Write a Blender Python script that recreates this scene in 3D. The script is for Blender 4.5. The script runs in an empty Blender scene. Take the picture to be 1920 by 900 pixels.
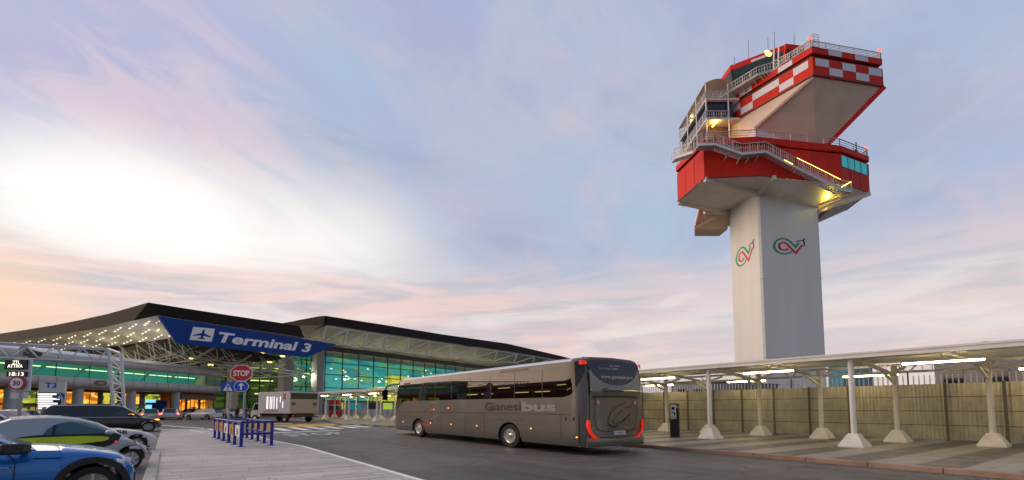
import bpy, math, random
from mathutils import Vector, Matrix
random.seed(7)
scene = bpy.context.scene
COL = scene.collection
R = math.radians
# ------------------------------------------------------------------ survey
# World axes follow the road: +Y runs along the kerb, +X across it.  The camera stands at the origin.
CA, SA = 0.81506, 0.57937
EYE = 1.65
FPX, PY0, TILT = 904.0, 694.0, R(4.43)
CT, ST = math.cos(TILT), math.sin(TILT)
def cw(x, y, z=0.0):                      # survey axes (right, ahead) -> road axes
    return Vector((x*CA + y*SA, -x*SA + y*CA, z))
def ray(px, py):
    x = (px-960)/FPX; y = (PY0-py)/FPX
    v = cw(x, CT - y*ST); v.z = ST + y*CT
    return v, CT - y*ST
EYEV = Vector((0, 0, EYE))
def at_depth(px, py, d):
    r, f = ray(px, py); return EYEV + r*(d/f)
def at_height(px, py, z=0.0):
    r, f = ray(px, py); return EYEV + r*((z-EYE)/r.z)
def at_wall(px, py, P, d):                # where the sight line meets the upright plane through P along d
    r, f = ray(px, py); n = Vector((-d.y, d.x, 0))
    return EYEV + r*((P-EYEV).dot(n)/r.dot(n))
# ------------------------------------------------------------------ materials
MATS = {}
def mat(name, col, rough=.5, metal=0.0, var=0.0, vscale=2.0, bump=0.0, bscale=30.0, emit=None, estr=0.0, coat=0.0, spec=.5, rvar=0.0, streak=False):
    m = bpy.data.materials.new(name); m.use_nodes = True
    nt = m.node_tree; N = nt.nodes; L = nt.links
    b = N['Principled BSDF']
    b.inputs['Base Color'].default_value = (*col, 1)
    b.inputs['Roughness'].default_value = rough; b.inputs['Metallic'].default_value = metal
    b.inputs['Coat Weight'].default_value = coat; b.inputs['Coat Roughness'].default_value = .04
    b.inputs['Specular IOR Level'].default_value = spec
    if emit:
        b.inputs['Emission Color'].default_value = (*emit, 1); b.inputs['Emission Strength'].default_value = estr
    if var or bump or rvar:
        tc = N.new('ShaderNodeTexCoord')
        mp = N.new('ShaderNodeMapping'); L.new(tc.outputs['Object'], mp.inputs['Vector'])
        if streak: mp.inputs['Scale'].default_value = (1, 1, .12)
    if var or rvar:
        n = N.new('ShaderNodeTexNoise'); n.inputs['Scale'].default_value = vscale; n.inputs['Detail'].default_value = 6; n.inputs['Roughness'].default_value = .62
        L.new(mp.outputs[0], n.inputs['Vector'])
        if var:
            r = N.new('ShaderNodeValToRGB')
            r.color_ramp.elements[0].position = .3; r.color_ramp.elements[1].position = .7
            r.color_ramp.elements[0].color = (*[c*(1-var) for c in col], 1); r.color_ramp.elements[1].color = (*[min(1, c*(1+var*.7)) for c in col], 1)
            L.new(n.outputs['Fac'], r.inputs['Fac']); L.new(r.outputs['Color'], b.inputs['Base Color'])
        if rvar:
            q = N.new('ShaderNodeMapRange'); q.inputs['From Min'].default_value = .3; q.inputs['From Max'].default_value = .7
            q.inputs['To Min'].default_value = max(0, rough-rvar); q.inputs['To Max'].default_value = min(1, rough+rvar)
            L.new(n.outputs['Fac'], q.inputs['Value']); L.new(q.outputs[0], b.inputs['Roughness'])
    if bump:
        n2 = N.new('ShaderNodeTexNoise'); n2.inputs['Scale'].default_value = bscale; n2.inputs['Detail'].default_value = 4
        L.new(tc.outputs['Object'], n2.inputs['Vector'])
        bp = N.new('ShaderNodeBump'); bp.inputs['Strength'].default_value = bump; bp.inputs['Distance'].default_value = .02
        L.new(n2.outputs['Fac'], bp.inputs['Height']); L.new(bp.outputs[0], b.inputs['Normal'])
    MATS[name] = m
    return m
def glow(name, col, s):
    return mat(name, tuple(c*.5 for c in col), .4, emit=col, estr=s)
def glass(name, tint, rough=.03, through=.5, spec=.9):
    m = bpy.data.materials.new(name); m.use_nodes = True
    nt = m.node_tree; N = nt.nodes; L = nt.links; b = N['Principled BSDF']
    b.inputs['Base Color'].default_value = (*[t*.25 for t in tint], 1); b.inputs['Roughness'].default_value = rough
    b.inputs['Specular IOR Level'].default_value = spec; b.inputs['IOR'].default_value = 1.5
    t = N.new('ShaderNodeBsdfTransparent'); t.inputs['Color'].default_value = (*tint, 1)
    x = N.new('ShaderNodeMixShader'); lw = N.new('ShaderNodeFresnel'); lw.inputs['IOR'].default_value = 1.5
    mr = N.new('ShaderNodeMapRange'); mr.inputs['From Min'].default_value = .0; mr.inputs['From Max'].default_value = .6
    mr.inputs['To Min'].default_value = 1-through; mr.inputs['To Max'].default_value = 1
    L.new(lw.outputs[0], mr.inputs['Value']); L.new(mr.outputs[0], x.inputs['Fac'])
    L.new(t.outputs[0], x.inputs[1]); L.new(b.outputs[0], x.inputs[2])
    L.new(x.outputs[0], N['Material Output'].inputs['Surface'])
    MATS[name] = m
    return m
M = MATS
mat('white_paint', (.74, .74, .72), .45, var=.10, vscale=1.5)
mat('cream_steel', (.76, .74, .68), .45, var=.12, vscale=2)
mat('grey_steel', (.42, .44, .46), .4, .3, var=.15, vscale=4)
mat('dark_steel', (.05, .05, .055), .45, var=.2)
mat('black', (.012, .012, .014), .4)
mat('rubber', (.018, .018, .018), .85, var=.2, vscale=20)
mat('chrome', (.75, .75, .76), .15, 1.0)
mat('alloy', (.50, .50, .51), .28, .9)
mat('tower_concrete', (.76, .77, .755), .8, var=.07, vscale=.35, streak=True, bump=.06, bscale=8)
mat('tower_soffit', (.70, .53, .40), .8, var=.10, vscale=.4)
mat('drum_soffit', (.76, .68, .58), .8, var=.10, vscale=.4)
mat('red_paint', (.72, .026, .010), .55, var=.12, vscale=.7, streak=True, spec=.2)
mat('dark_red', (.22, .012, .012), .5)
mat('white_panel', (.72, .74, .78), .35, var=.05)
mat('rail_metal', (.56, .55, .54), .45, .2, var=.1)
mat('stair_metal', (.46, .46, .46), .5, .1, var=.12)
mat('roof_brown', (.020, .0155, .0135), .7, var=.25, vscale=.25, spec=.2)
mat('soffit', (.50, .46, .40), .7, var=.12, vscale=.5)
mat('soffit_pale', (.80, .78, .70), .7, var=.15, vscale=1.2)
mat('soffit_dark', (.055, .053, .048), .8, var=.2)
mat('truss_white', (.85, .84, .80), .5)
mat('sign_blue', (.008, .055, .27), .5, spec=.2)
mat('road_blue', (.010, .09, .58), .4)
mat('sign_white', (.92, .92, .91), .4)
mat('sign_red', (.66, .010, .014), .4)
mat('rail_blue', (.012, .030, .30), .4, var=.15, vscale=6)
mat('panel_orange', (.62, .27, .02), .5, var=.1)
mat('panel_beige', (.48, .33, .16), .55, var=.15)
mat('cladding', (.46, .46, .44), .45, .2, var=.12, vscale=.6)
mat('cladding_pale', (.66, .69, .73), .4, .2, var=.08, vscale=.5)
mat('column_grey', (.46, .47, .48), .6, var=.1)
mat('fence_sheet', (.43, .405, .315), .38, .55, var=.25, vscale=1.4, rvar=.12)
mat('fence_post', (.10, .095, .08), .5, .3)
mat('base_white', (.76, .74, .69), .7, var=.14, vscale=3, bump=.15)
mat('bus_grey', (.140, .131, .124), .36, .5, coat=.25, var=.06, vscale=.6)
mat('bus_rear', (.23, .215, .175), .18, .5, coat=.8)
mat('bus_black', (.008, .009, .012), .08, coat=.6)
mat('bus_silver', (.74, .74, .75), .3, .1)
mat('bus_glass', (.012, .005, .0035), .02, spec=.62)
mat('seam', (.016, .015, .014), .6)
mat('letter_dark', (.035, .014, .010), .5)
mat('letter_pale', (.25, .25, .255), .4)
mat('letter_white', (.8, .8, .8), .5)
mat('car_blue', (.003, .17, .54), .24, .3, coat=.9)
mat('car_grey', (.36, .40, .43), .28, .35, coat=.8)
mat('car_lime', (.62, .82, .03), .5, var=.05)
mat('car_white', (.66, .67, .68), .3, coat=.6)
mat('car_silver', (.44, .46, .46), .28, .5, coat=.6)
mat('car_black', (.012, .011, .011), .18, coat=.8)
mat('car_glass', (.018, .085, .10), .04, spec=.9)
mat('car_glass_dark', (.008, .010, .016), .06, spec=.8)
mat('lens', (.6, .62, .64), .08, coat=.6)
mat('grille', (.012, .012, .012), .4)
mat('truck_white', (.60, .60, .62), .4, var=.08)
mat('truck_rear', (.52, .41, .28), .5, var=.12)
mat('skin', (.45, .26, .18), .6)
mat('cloth_dark', (.016, .018, .026), .85)
mat('cloth_grey', (.12, .12, .13), .85)
mat('cloth_pale', (.42, .40, .37), .85)
mat('cloth_red', (.30, .03, .02), .85)
mat('hair', (.02, .015, .012), .8)
mat('logo_green', (.008, .34, .13), .5)
mat('logo_red', (.68, .015, .03), .5)
mat('logo_navy', (.012, .018, .09), .5)
mat('crane_red', (.5, .06, .03), .5)
mat('box_blue', (.05, .25, .36), .5)
mat('wall_brown', (.17, .09, .065), .6)
mat('far_wall', (.26, .25, .25), .8, var=.3, vscale=.3)
mat('dark_interior', (.012, .016, .014), .5)
mat('interior_floor', (.12, .12, .11), .4)
glow('lamp_warm', (1.0, .78, .38), 30.0)
glow('lamp_yellow', (1.0, .74, .12), 3.5)
glow('lamp_soffit', (1.0, .84, .55), 2.0)
glow('led_strip', (1.0, .85, .15), 3.0)
glow('tail_red', (1.0, .03, .010), .52)
glow('brake_red', (1.0, .04, .015), 16.0)
glow('beacon_red', (1.0, .12, .08), 2.2)
glow('indicator', (1.0, .36, .04), 2.4)
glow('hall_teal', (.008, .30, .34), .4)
glow('hall_green', (.10, .22, .03), .7)
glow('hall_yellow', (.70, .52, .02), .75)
glow('shop_orange', (1.0, .42, .03), 1.05)
glow('shop_lime', (.36, .50, .05), .8)
glow('shop_white', (.9, .85, .7), 1.2)
glow('kiosk_cyan', (.25, .75, 1.0), 1.0)
glow('strip_light', (1.0, .92, .45), 2.2)
glow('deck_lamp', (.95, 1.0, .30), 6.0)
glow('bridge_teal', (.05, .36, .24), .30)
glow('display_white', (1.0, .95, .75), 1.6)
glow('board_white', (1.0, .95, .96), 1.0)
glow('spill_lamp', (1.0, .85, .55), 8.0)
glow('tower_glow', (1.0, .66, .08), .9)
glow('tower_window', (.03, .40, .46), .45)
glass('hall_glass', (.55, .86, .80), .03, .88)
glass('entry_glass', (.40, .62, .38), .03, .85)
glass('cab_glass', (.25, .42, .40), .03, .45)
# ------------------------------------------------------------------ builders
_T = {}
def text_shape(s, bold=0.0, shear=0.0):
    key = (s, bold, shear)
    if key in _T: return _T[key]
    def raw(t):
        cu = bpy.data.curves.new('t', 'FONT'); cu.body = t; cu.size = 1; cu.offset = bold; cu.shear = shear; cu.resolution_u = 3
        cu.fill_mode = 'FRONT'; cu.dimensions = '2D'
        ob = bpy.data.objects.new('t', cu); COL.objects.link(ob)
        me = ob.to_mesh()
        v = [(q.co.x, q.co.y) for q in me.vertices]; f = [list(p.vertices) for p in me.polygons]
        ob.to_mesh_clear(); bpy.data.objects.remove(ob); bpy.data.curves.remove(cu)
        return v, f
    v, f = raw(s)
    hv, _ = raw('H'); cap = max(q[1] for q in hv)
    x0 = min(q[0] for q in v); x1 = max(q[0] for q in v)
    _T[key] = ([((q[0]-x0)/(x1-x0), q[1]/cap) for q in v], f)
    return _T[key]
class MB:
    def __init__(s): s.v = []; s.f = []; s.m = []; s.s = []
    def add(s, vs, fs, m=0, smooth=False):
        o = len(s.v); s.v += [Vector(q) for q in vs]
        for f in fs: s.f.append([i+o for i in f]); s.m.append(m); s.s.append(smooth)
    def poly(s, pts, m=0): s.add(pts, [list(range(len(pts)))], m)
    def obox(s, c, u, v, w, m=0):
        c, u, v, w = map(Vector, (c, u, v, w)); P = []
        for a in (-1, 1):
            for b in (-1, 1):
                for d in (-1, 1): P.append(c + u*a + v*b + w*d)
        s.add(P, [(0, 1, 3, 2), (4, 6, 7, 5), (0, 4, 5, 1), (2, 3, 7, 6), (0, 2, 6, 4), (1, 5, 7, 3)], m)
    def box(s, x0, x1, y0, y1, z0, z1, m=0):
        s.obox(((x0+x1)/2, (y0+y1)/2, (z0+z1)/2), ((x1-x0)/2, 0, 0), (0, (y1-y0)/2, 0), (0, 0, (z1-z0)/2), m)
    def bar(s, p, q, w, h, m=0):          # rectangular beam p..q, w sideways, h upright
        p, q = Vector(p), Vector(q); d = q-p
        if d.length < 1e-6: return
        t = d.normalized(); up = Vector((0, 0, 1))
        if abs(t.z) > .99: up = Vector((0, 1, 0))
        sd = t.cross(up).normalized(); u2 = sd.cross(t)
        s.obox((p+q)/2, d/2, sd*(w/2), u2*(h/2), m)
    def tube(s, p, q, r, n=8, r2=None, m=0, sx=1.0):
        p, q = Vector(p), Vector(q); r2 = r if r2 is None else r2
        t = (q-p).normalized(); up = Vector((0, 0, 1)) if abs(t.z) < .95 else Vector((0, 1, 0))
        a = t.cross(up).normalized(); b = a.cross(t)
        P = []
        for c, rr in ((p, r), (q, r2)):
            for k in range(n):
                th = 2*math.pi*k/n; P.append(c + a*(rr*math.cos(th)) + b*(rr*math.sin(th)))
        s.add(P, [(k, (k+1) % n, n+(k+1) % n, n+k) for k in range(n)], m, True)
        s.add(P[:n], [list(range(n))], m); s.add(P[n:], [list(range(n))], m)
    def path(s, pts, r, n=6, m=0):
        for a, b in zip(pts, pts[1:]): s.tube(a, b, r, n, None, m)
    def prism(s, poly, z0, z1, m=0, mtop=None, mbot=None):
        n = len(poly); A = [(p[0], p[1], z0) for p in poly]; B = [(p[0], p[1], z1) for p in poly]
        s.add(A+B, [(k, (k+1) % n, n+(k+1) % n, n+k) for k in range(n)], m)
        s.add(A, [list(range(n))[::-1]], m if mbot is None else mbot); s.add(B, [list(range(n))], m if mtop is None else mtop)
    def hull2(s, A, B, m=0, ends=True):   # skin two matching rings
        n = len(A)
        s.add(list(A)+list(B), [(k, (k+1) % n, n+(k+1) % n, n+k) for k in range(n)], m)
        if ends: s.add(A, [list(range(n))[::-1]], m); s.add(B, [list(range(n))], m)
    def loft(s, rings, m=0, smooth=True, closed=True, caps=True):
        n = len(rings[0]); P = [p for r in rings for p in r]; F = []
        for i in range(len(rings)-1):
            for k in range(n if closed else n-1):
                F.append((i*n+k, i*n+(k+1) % n, (i+1)*n+(k+1) % n, (i+1)*n+k))
        s.add(P, F, m, smooth)
        if caps: s.add(rings[0], [list(range(n))[::-1]], m); s.add(rings[-1], [list(range(n))], m)
    def disc_lathe(s, c, ax, prof, n=28, m=0, sx=1.0):   # prof: (radius, offset along ax); sx stretches along the wheel's horizontal
        c = Vector(c); ax = Vector(ax).normalized(); h = ax.cross(Vector((0, 0, 1))).normalized(); z = Vector((0, 0, 1)); rings = []
        for rr, o in prof:
            rings.append([c + ax*o + h*(sx*rr*math.cos(2*math.pi*k/n)) + z*(rr*math.sin(2*math.pi*k/n)) for k in range(n)])
        s.loft(rings, m, True)
    def sphere(s, c, rx, ry, rz, n=12, k=8, m=0):
        rings = []
        for j in range(k+1):
            a = -math.pi/2 + math.pi*j/k; cr = max(math.cos(a), .001)
            rings.append([(c[0]+rx*cr*math.cos(2*math.pi*i/n), c[1]+ry*cr*math.sin(2*math.pi*i/n), c[2]+rz*math.sin(a)) for i in range(n)])
        s.loft(rings, m, True)
    def text(s, t, P, U, V, bold=0.0, shear=0.0, m=0):
        P, U, V = Vector(P), Vector(U), Vector(V); v, f = text_shape(t, bold, shear)
        s.add([P + U*a + V*b for a, b in v], f, m)
    def stroke(s, pts, w, P, U, V, m=0, close=False):    # flat mitred ribbon in the plane P + aU + bV
        P, U, V = Vector(P), Vector(U), Vector(V); q = [Vector((a, b)) for a, b in pts]; L = []; n = len(q)
        for i in range(n):
            a = q[i-1] if i or close else q[i]; b = q[(i+1) % n] if i < n-1 or close else q[i]
            d1 = (q[i]-a).normalized() if (q[i]-a).length > 1e-9 else (b-q[i]).normalized()
            d2 = (b-q[i]).normalized() if (b-q[i]).length > 1e-9 else d1
            n1 = Vector((-d1.y, d1.x)); n2 = Vector((-d2.y, d2.x)); mm = (n1+n2)
            mm = mm.normalized() if mm.length > 1e-6 else n1
            k = w/2/max(.35, mm.dot(n1)); L.append((q[i]+mm*k, q[i]-mm*k))
        vs = []
        for a, b in L: vs += [P+U*a.x+V*a.y, P+U*b.x+V*b.y]
        rng = range(n if close else n-1)
        s.add(vs, [(2*i, 2*i+1, 2*((i+1) % n)+1, 2*((i+1) % n)) for i in rng], m)
    def move(s, mx):
        s.v = [mx @ q for q in s.v]; return s
    def build(s, name, mats, parent=None, label=None, world=False, ps=None, bevel=0.0, angle=35):
        if not isinstance(mats, (list, tuple)): mats = [mats]
        V = s.v
        if ps: V = [Vector((q.x*ps[0], q.y*ps[1], q.z)) for q in V]
        if world and parent is not None:
            iv = frame(parent).inverted(); V = [iv @ q for q in V]
        me = bpy.data.meshes.new(name); me.from_pydata([tuple(q) for q in V], [], s.f)
        for k in mats: me.materials.append(M[k] if isinstance(k, str) else k)
        for p, mi, sm in zip(me.polygons, s.m, s.s): p.material_index = mi; p.use_smooth = sm
        if any(s.s): me.set_sharp_from_angle(angle=R(angle))
        me.update()
        ob = bpy.data.objects.new(name, me); COL.objects.link(ob)
        if parent is not None: ob.parent = parent
        if label: ob['label'] = label
        if bevel:
            bv = ob.modifiers.new('bevel', 'BEVEL'); bv.width = bevel; bv.segments = 2; bv.limit_method = 'ANGLE'; bv.angle_limit = R(50)
        return ob
def frame(o):
    m = Matrix.Identity(4)
    while o is not None:
        m = Matrix.LocRotScale(o.location, o.rotation_euler, None) @ m; o = o.parent
    return m
def tag(o, label=None, cat=None, group=None, kind=None):
    if label: o['label'] = label
    if cat: o['category'] = cat
    if group: o['group'] = group
    if kind: o['kind'] = kind
    return o
def thing(name, label, cat, loc=(0, 0, 0), rz=0.0, group=None):
    o = bpy.data.objects.new(name, None); COL.objects.link(o); o.empty_display_size = .2
    o.location = loc; o.rotation_euler = (0, 0, rz)
    return tag(o, label, cat, group)
def dup(root, loc, rz, label=None, group=None):
    r = root.copy(); COL.objects.link(r); r.location = loc; r.rotation_euler = (0, 0, rz)
    if label: r['label'] = label
    if group: r['group'] = group
    for ch in list(root.children):
        c = ch.copy(); COL.objects.link(c); c.parent = r
        for g in ch.children:
            d = g.copy(); COL.objects.link(d); d.parent = c
    return r
def struct(mb, name, mats, label, cat='ground'):
    o = mb.build(name, mats); return tag(o, label, cat, None, 'structure')
def copy_part(o, loc=None, parent=None):
    c = o.copy(); COL.objects.link(c); c.parent = parent or o.parent
    if loc is not None: c.location = loc
    return c
def railing(mb, pts, h=1.05, step=1.2, r=.035, mids=1, m=0, bal=0.0):
    pts = [Vector(p) for p in pts]; up = Vector((0, 0, h))
    for a, b in zip(pts, pts[1:]):
        n = max(1, round((b-a).length/step))
        for k in range(n+1):
            p = a.lerp(b, k/n); mb.bar(p, p+up, r*1.6, r*1.6, m)
        mb.bar(a+up, b+up, r*2.2, r*2.2, m)
        for j in range(mids):
            q = up*((j+1)/(mids+1)); mb.bar(a+q, b+q, r*1.2, r*1.2, m)
        if bal:
            n = max(2, round((b-a).length/bal)); mb.bar(a+up*.08, b+up*.08, r*1.2, r*1.2, m)
            for k in range(n):
                p = a.lerp(b, (k+.5)/n); mb.bar(p+up*.08, p+up, r*.75, r*.75, m)
# ------------------------------------------------------------------ camera, sky, sun
cam = bpy.data.cameras.new('camera'); co = bpy.data.objects.new('camera', cam); COL.objects.link(co); scene.camera = co
cam.sensor_width = 36; cam.lens = 36*FPX/1920; cam.shift_y = (PY0-450)/1920; cam.clip_start = .1; cam.clip_end = 6000
co.location = EYEV; co.rotation_euler = (R(90)+TILT, 0, -math.atan2(SA, CA))
SUNV = cw(-.97, .16, .24).normalized()
sd = bpy.data.lights.new('sun', 'SUN'); sd.energy = 2.4; sd.angle = R(75); sd.color = (1.0, .71, .47)
so = bpy.data.objects.new('sun', sd); COL.objects.link(so); so.rotation_euler = SUNV.to_track_quat('Z', 'Y').to_euler(); so.location = (-30, 30, 60)
w = bpy.data.worlds.new('World'); scene.world = w; w.use_nodes = True
nt = w.node_tree; N = nt.nodes; L = nt.links; N.clear()
out = N.new('ShaderNodeOutputWorld'); tc = N.new('ShaderNodeTexCoord'); sep = N.new('ShaderNodeSeparateXYZ'); L.new(tc.outputs['Generated'], sep.inputs[0])
def ramp(inp, stops, interp='EASE'):
    r = N.new('ShaderNodeValToRGB'); r.color_ramp.interpolation = interp; e = r.color_ramp.elements
    while len(e) < len(stops): e.new(.5)
    for k, (p, c) in enumerate(stops):
        e[k].position = p; e[k].color = (*c, 1) if len(c) == 3 else c
    L.new(inp, r.inputs['Fac']); return r.outputs['Color']
def g1(v): return (v, v, v)
def mixc(fac, a, b):
    m = N.new('ShaderNodeMix'); m.data_type = 'RGBA'
    if isinstance(fac, float): m.inputs[0].default_value = fac
    else: L.new(fac, m.inputs[0])
    for i, v in ((6, a), (7, b)):
        if isinstance(v, tuple): m.inputs[i].default_value = (*v, 1)
        else: L.new(v, m.inputs[i])
    return m.outputs[2]
def mul(a, b):
    m = N.new('ShaderNodeMath'); m.operation = 'MULTIPLY'
    for i, v in ((0, a), (1, b)):
        if isinstance(v, float): m.inputs[i].default_value = v
        else: L.new(v, m.inputs[i])
    return m.outputs[0]
def noise(scale, stretch, rot, detail=6, rough=.55, dist=.6, seed=0.0):
    mp = N.new('ShaderNodeMapping'); mp.inputs['Scale'].default_value = stretch; mp.inputs['Rotation'].default_value = rot; mp.inputs['Location'].default_value = (seed, seed*.7, seed*1.3)
    L.new(tc.outputs['Generated'], mp.inputs['Vector'])
    n = N.new('ShaderNodeTexNoise'); n.inputs['Scale'].default_value = scale; n.inputs['Detail'].default_value = detail
    n.inputs['Roughness'].default_value = rough; n.inputs['Distortion'].default_value = dist
    L.new(mp.outputs[0], n.inputs['Vector']); return n.outputs['Fac']
def near(v, lo, hi):
    d = N.new('ShaderNodeVectorMath'); d.operation = 'DOT_PRODUCT'; L.new(tc.outputs['Generated'], d.inputs[0]); d.inputs[1].default_value = v
    r = N.new('ShaderNodeMapRange'); r.interpolation_type = 'SMOOTHSTEP'; r.inputs['From Min'].default_value = lo; r.inputs['From Max'].default_value = hi
    L.new(d.outputs['Value'], r.inputs['Value']); return r.outputs[0]
el = sep.outputs['Z']
AX = math.atan2(SA, CA)
def cnoise(scale, tilt, stretch, detail=6, rough=.55, dist=.4, seed=0.0):
    """noise drawn out into streaks that lean by tilt"""
    m1 = N.new('ShaderNodeMapping'); m1.inputs['Rotation'].default_value = (0, 0, AX); L.new(tc.outputs['Generated'], m1.inputs['Vector'])
    m2 = N.new('ShaderNodeMapping'); m2.inputs['Rotation'].default_value = (0, tilt, 0); L.new(m1.outputs[0], m2.inputs['Vector'])
    m3 = N.new('ShaderNodeMapping'); m3.inputs['Scale'].default_value = (1, 1, stretch); m3.inputs['Location'].default_value = (seed, seed*.7, seed*1.3); L.new(m2.outputs[0], m3.inputs['Vector'])
    n = N.new('ShaderNodeTexNoise'); n.inputs['Scale'].default_value = scale; n.inputs['Detail'].default_value = detail
    n.inputs['Roughness'].default_value = rough; n.inputs['Distortion'].default_value = dist
    L.new(m3.outputs[0], n.inputs['Vector']); return n.outputs['Fac']
def dirv(px, py): return (at_depth(px, py, 10)-EYEV).normalized()
cosd = lambda a: math.cos(R(a))
col = ramp(el, [(0, (.64, .50, .46)), (.08, (.74, .61, .59)), (.15, (.72, .62, .62)), (.20, (.63, .59, .63)), (.26, (.53, .565, .65)), (.36, (.45, .525, .665)), (.50, (.405, .485, .665)), (.68, (.385, .455, .665)), (.86, (.80, .77, .78)), (1, (1.0, .95, .90))], 'LINEAR')
up1 = ramp(el, [(.20, g1(0)), (.34, g1(1))])
lav = cnoise(2.0, R(-24), 2.6, 7, .55, .5, 8.3); blu = cnoise(2.3, R(-24), 2.4, 7, .55, .5, 3.4); wis = cnoise(4.2, R(-26), 3.4, 8, .6, .8, 5.1); low = cnoise(3.6, R(3), 6.5, 7, .52, .6, 2.2); low2 = cnoise(4.2, R(2), 7.5, 7, .54, .6, 9.2)
col = mixc(mul(up1, ramp(lav, [(.38, g1(0)), (.64, g1(.85))])), col, (.44, .43, .62))
col = mixc(mul(up1, ramp(blu, [(.42, g1(0)), (.66, g1(.75))])), col, (.41, .515, .685))
mot = cnoise(3.4, R(-30), 1.6, 8, .6, .9, 7.7); col = mixc(mul(up1, ramp(mot, [(.44, g1(0)), (.66, g1(.6))])), col, (.52, .53, .61))
mo2 = cnoise(2.8, R(-20), 1.8, 8, .62, .9, 11.3); col = mixc(mul(up1, ramp(mo2, [(.46, g1(0)), (.70, g1(.55))])), col, (.35, .41, .57))
col = mixc(mul(up1, ramp(wis, [(.54, g1(0)), (.76, g1(.22))])), col, (.66, .53, .60))
bl_ = cnoise(2.6, R(-22), 1.9, 6, .55, .6, 21.7); col = mixc(mul(ramp(el, [(.16, g1(.4)), (.30, g1(1)), (.55, g1(.7)), (.66, g1(.1))]), ramp(bl_, [(.48, g1(0)), (.68, g1(.6))])), col, (.74, .54, .57))
tl = near(dirv(60, 0), cosd(22), cosd(2)); col = mixc(mul(tl, .6), col, (.465, .455, .69))
# pale sunset light, brightest low on the left
gate = ramp(el, [(.30, g1(1)), (.47, g1(0))])
halo = near(dirv(330, 400), cosd(34), cosd(8)); col = mixc(mul(mul(halo, gate), .66), col, (.83, .76, .75))
pk = near(dirv(300, 262), cosd(15), cosd(2)); col = mixc(mul(pk, ramp(wis, [(.40, g1(.05)), (.62, g1(.5))])), col, (.84, .64, .64))
b_ = near(dirv(430, 430), cosd(21), cosd(4)); col = mixc(mul(mul(b_, gate), ramp(wis, [(.30, g1(.72)), (.6, g1(1))])), col, (.95, .91, .88))
a_ = near(dirv(230, 465), cosd(13), cosd(3)); col = mixc(mul(mul(a_, gate), ramp(wis, [(.25, g1(.85)), (.5, g1(1))])), col, (1.06, 1.02, .97))
# bank of low streaky cloud
ed = N.new('ShaderNodeMath'); ed.operation = 'MULTIPLY_ADD'; L.new(low, ed.inputs[0]); ed.inputs[1].default_value = .16; L.new(el, ed.inputs[2])
bankf = ramp(ed.outputs[0], [(.27, g1(1)), (.35, g1(0))])
lw = near(dirv(250, 560), cosd(62), cosd(12))
bc = mixc(ramp(low2, [(.36, g1(0)), (.62, g1(1))]), (.56, .475, .475), (.86, .60, .545))
bc = mixc(ramp(low, [(.50, g1(0)), (.66, g1(.7))]), bc, (.86, .77, .73))
col = mixc(mul(mul(bankf, lw), .78), col, bc)
rb = mixc(ramp(low2, [(.38, g1(0)), (.6, g1(1))]), (.50, .50, .575), (.80, .62, .61))
col = mixc(mul(ramp(ed.outputs[0], [(.28, g1(1)), (.40, g1(0))]), .42), col, rb)
col = mixc(mul(ramp(low, [(.50, g1(0)), (.68, g1(.42))]), ramp(el, [(.06, g1(1)), (.22, g1(1)), (.30, g1(0))])), col, (.86, .80, .76))
gold = near(dirv(-60, 650), cosd(11), cosd(1)); col = mixc(mul(gold, .7), col, (1.0, .68, .46))
dk = N.new('ShaderNodeVectorMath'); dk.operation = 'DOT_PRODUCT'; L.new(tc.outputs['Generated'], dk.inputs[0]); dk.inputs[1].default_value = cw(.25, -1).normalized()
mrk = N.new('ShaderNodeMapRange'); mrk.interpolation_type = 'SMOOTHSTEP'; mrk.inputs['From Min'].default_value = -.35; mrk.inputs['From Max'].default_value = .55; L.new(dk.outputs['Value'], mrk.inputs['Value'])
mq = N.new('ShaderNodeMix'); mq.data_type = 'RGBA'; mq.blend_type = 'MULTIPLY'; L.new(mrk.outputs[0], mq.inputs[0]); L.new(col, mq.inputs[6]); mq.inputs[7].default_value = (.46, .53, .60, 1); col = mq.outputs[2]
sky = N.new('ShaderNodeTexSky'); sky.sky_type = 'NISHITA'; sky.sun_disc = False
sky.sun_elevation = math.asin(SUNV.z); sky.sun_rotation = math.atan2(SUNV.x, SUNV.y)
b1 = N.new('ShaderNodeBackground'); L.new(sky.outputs[0], b1.inputs['Color']); b1.inputs['Strength'].default_value = .004
b2 = N.new('ShaderNodeBackground'); L.new(col, b2.inputs['Color']); b2.inputs['Strength'].default_value = .95
ad = N.new('ShaderNodeAddShader'); L.new(b1.outputs[0], ad.inputs[0]); L.new(b2.outputs[0], ad.inputs[1]); L.new(ad.outputs[0], out.inputs['Surface'])
vs = scene.view_settings; vs.view_transform = 'Standard'; vs.look = 'None'; vs.exposure = .12; vs.gamma = 1
scene.cycles.use_denoising = True; scene.cycles.max_bounces = 6; scene.cycles.diffuse_bounces = 3; scene.cycles.glossy_bounces = 3; scene.cycles.transparent_max_bounces = 12
scene.cycles.sample_clamp_indirect = 4
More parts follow.
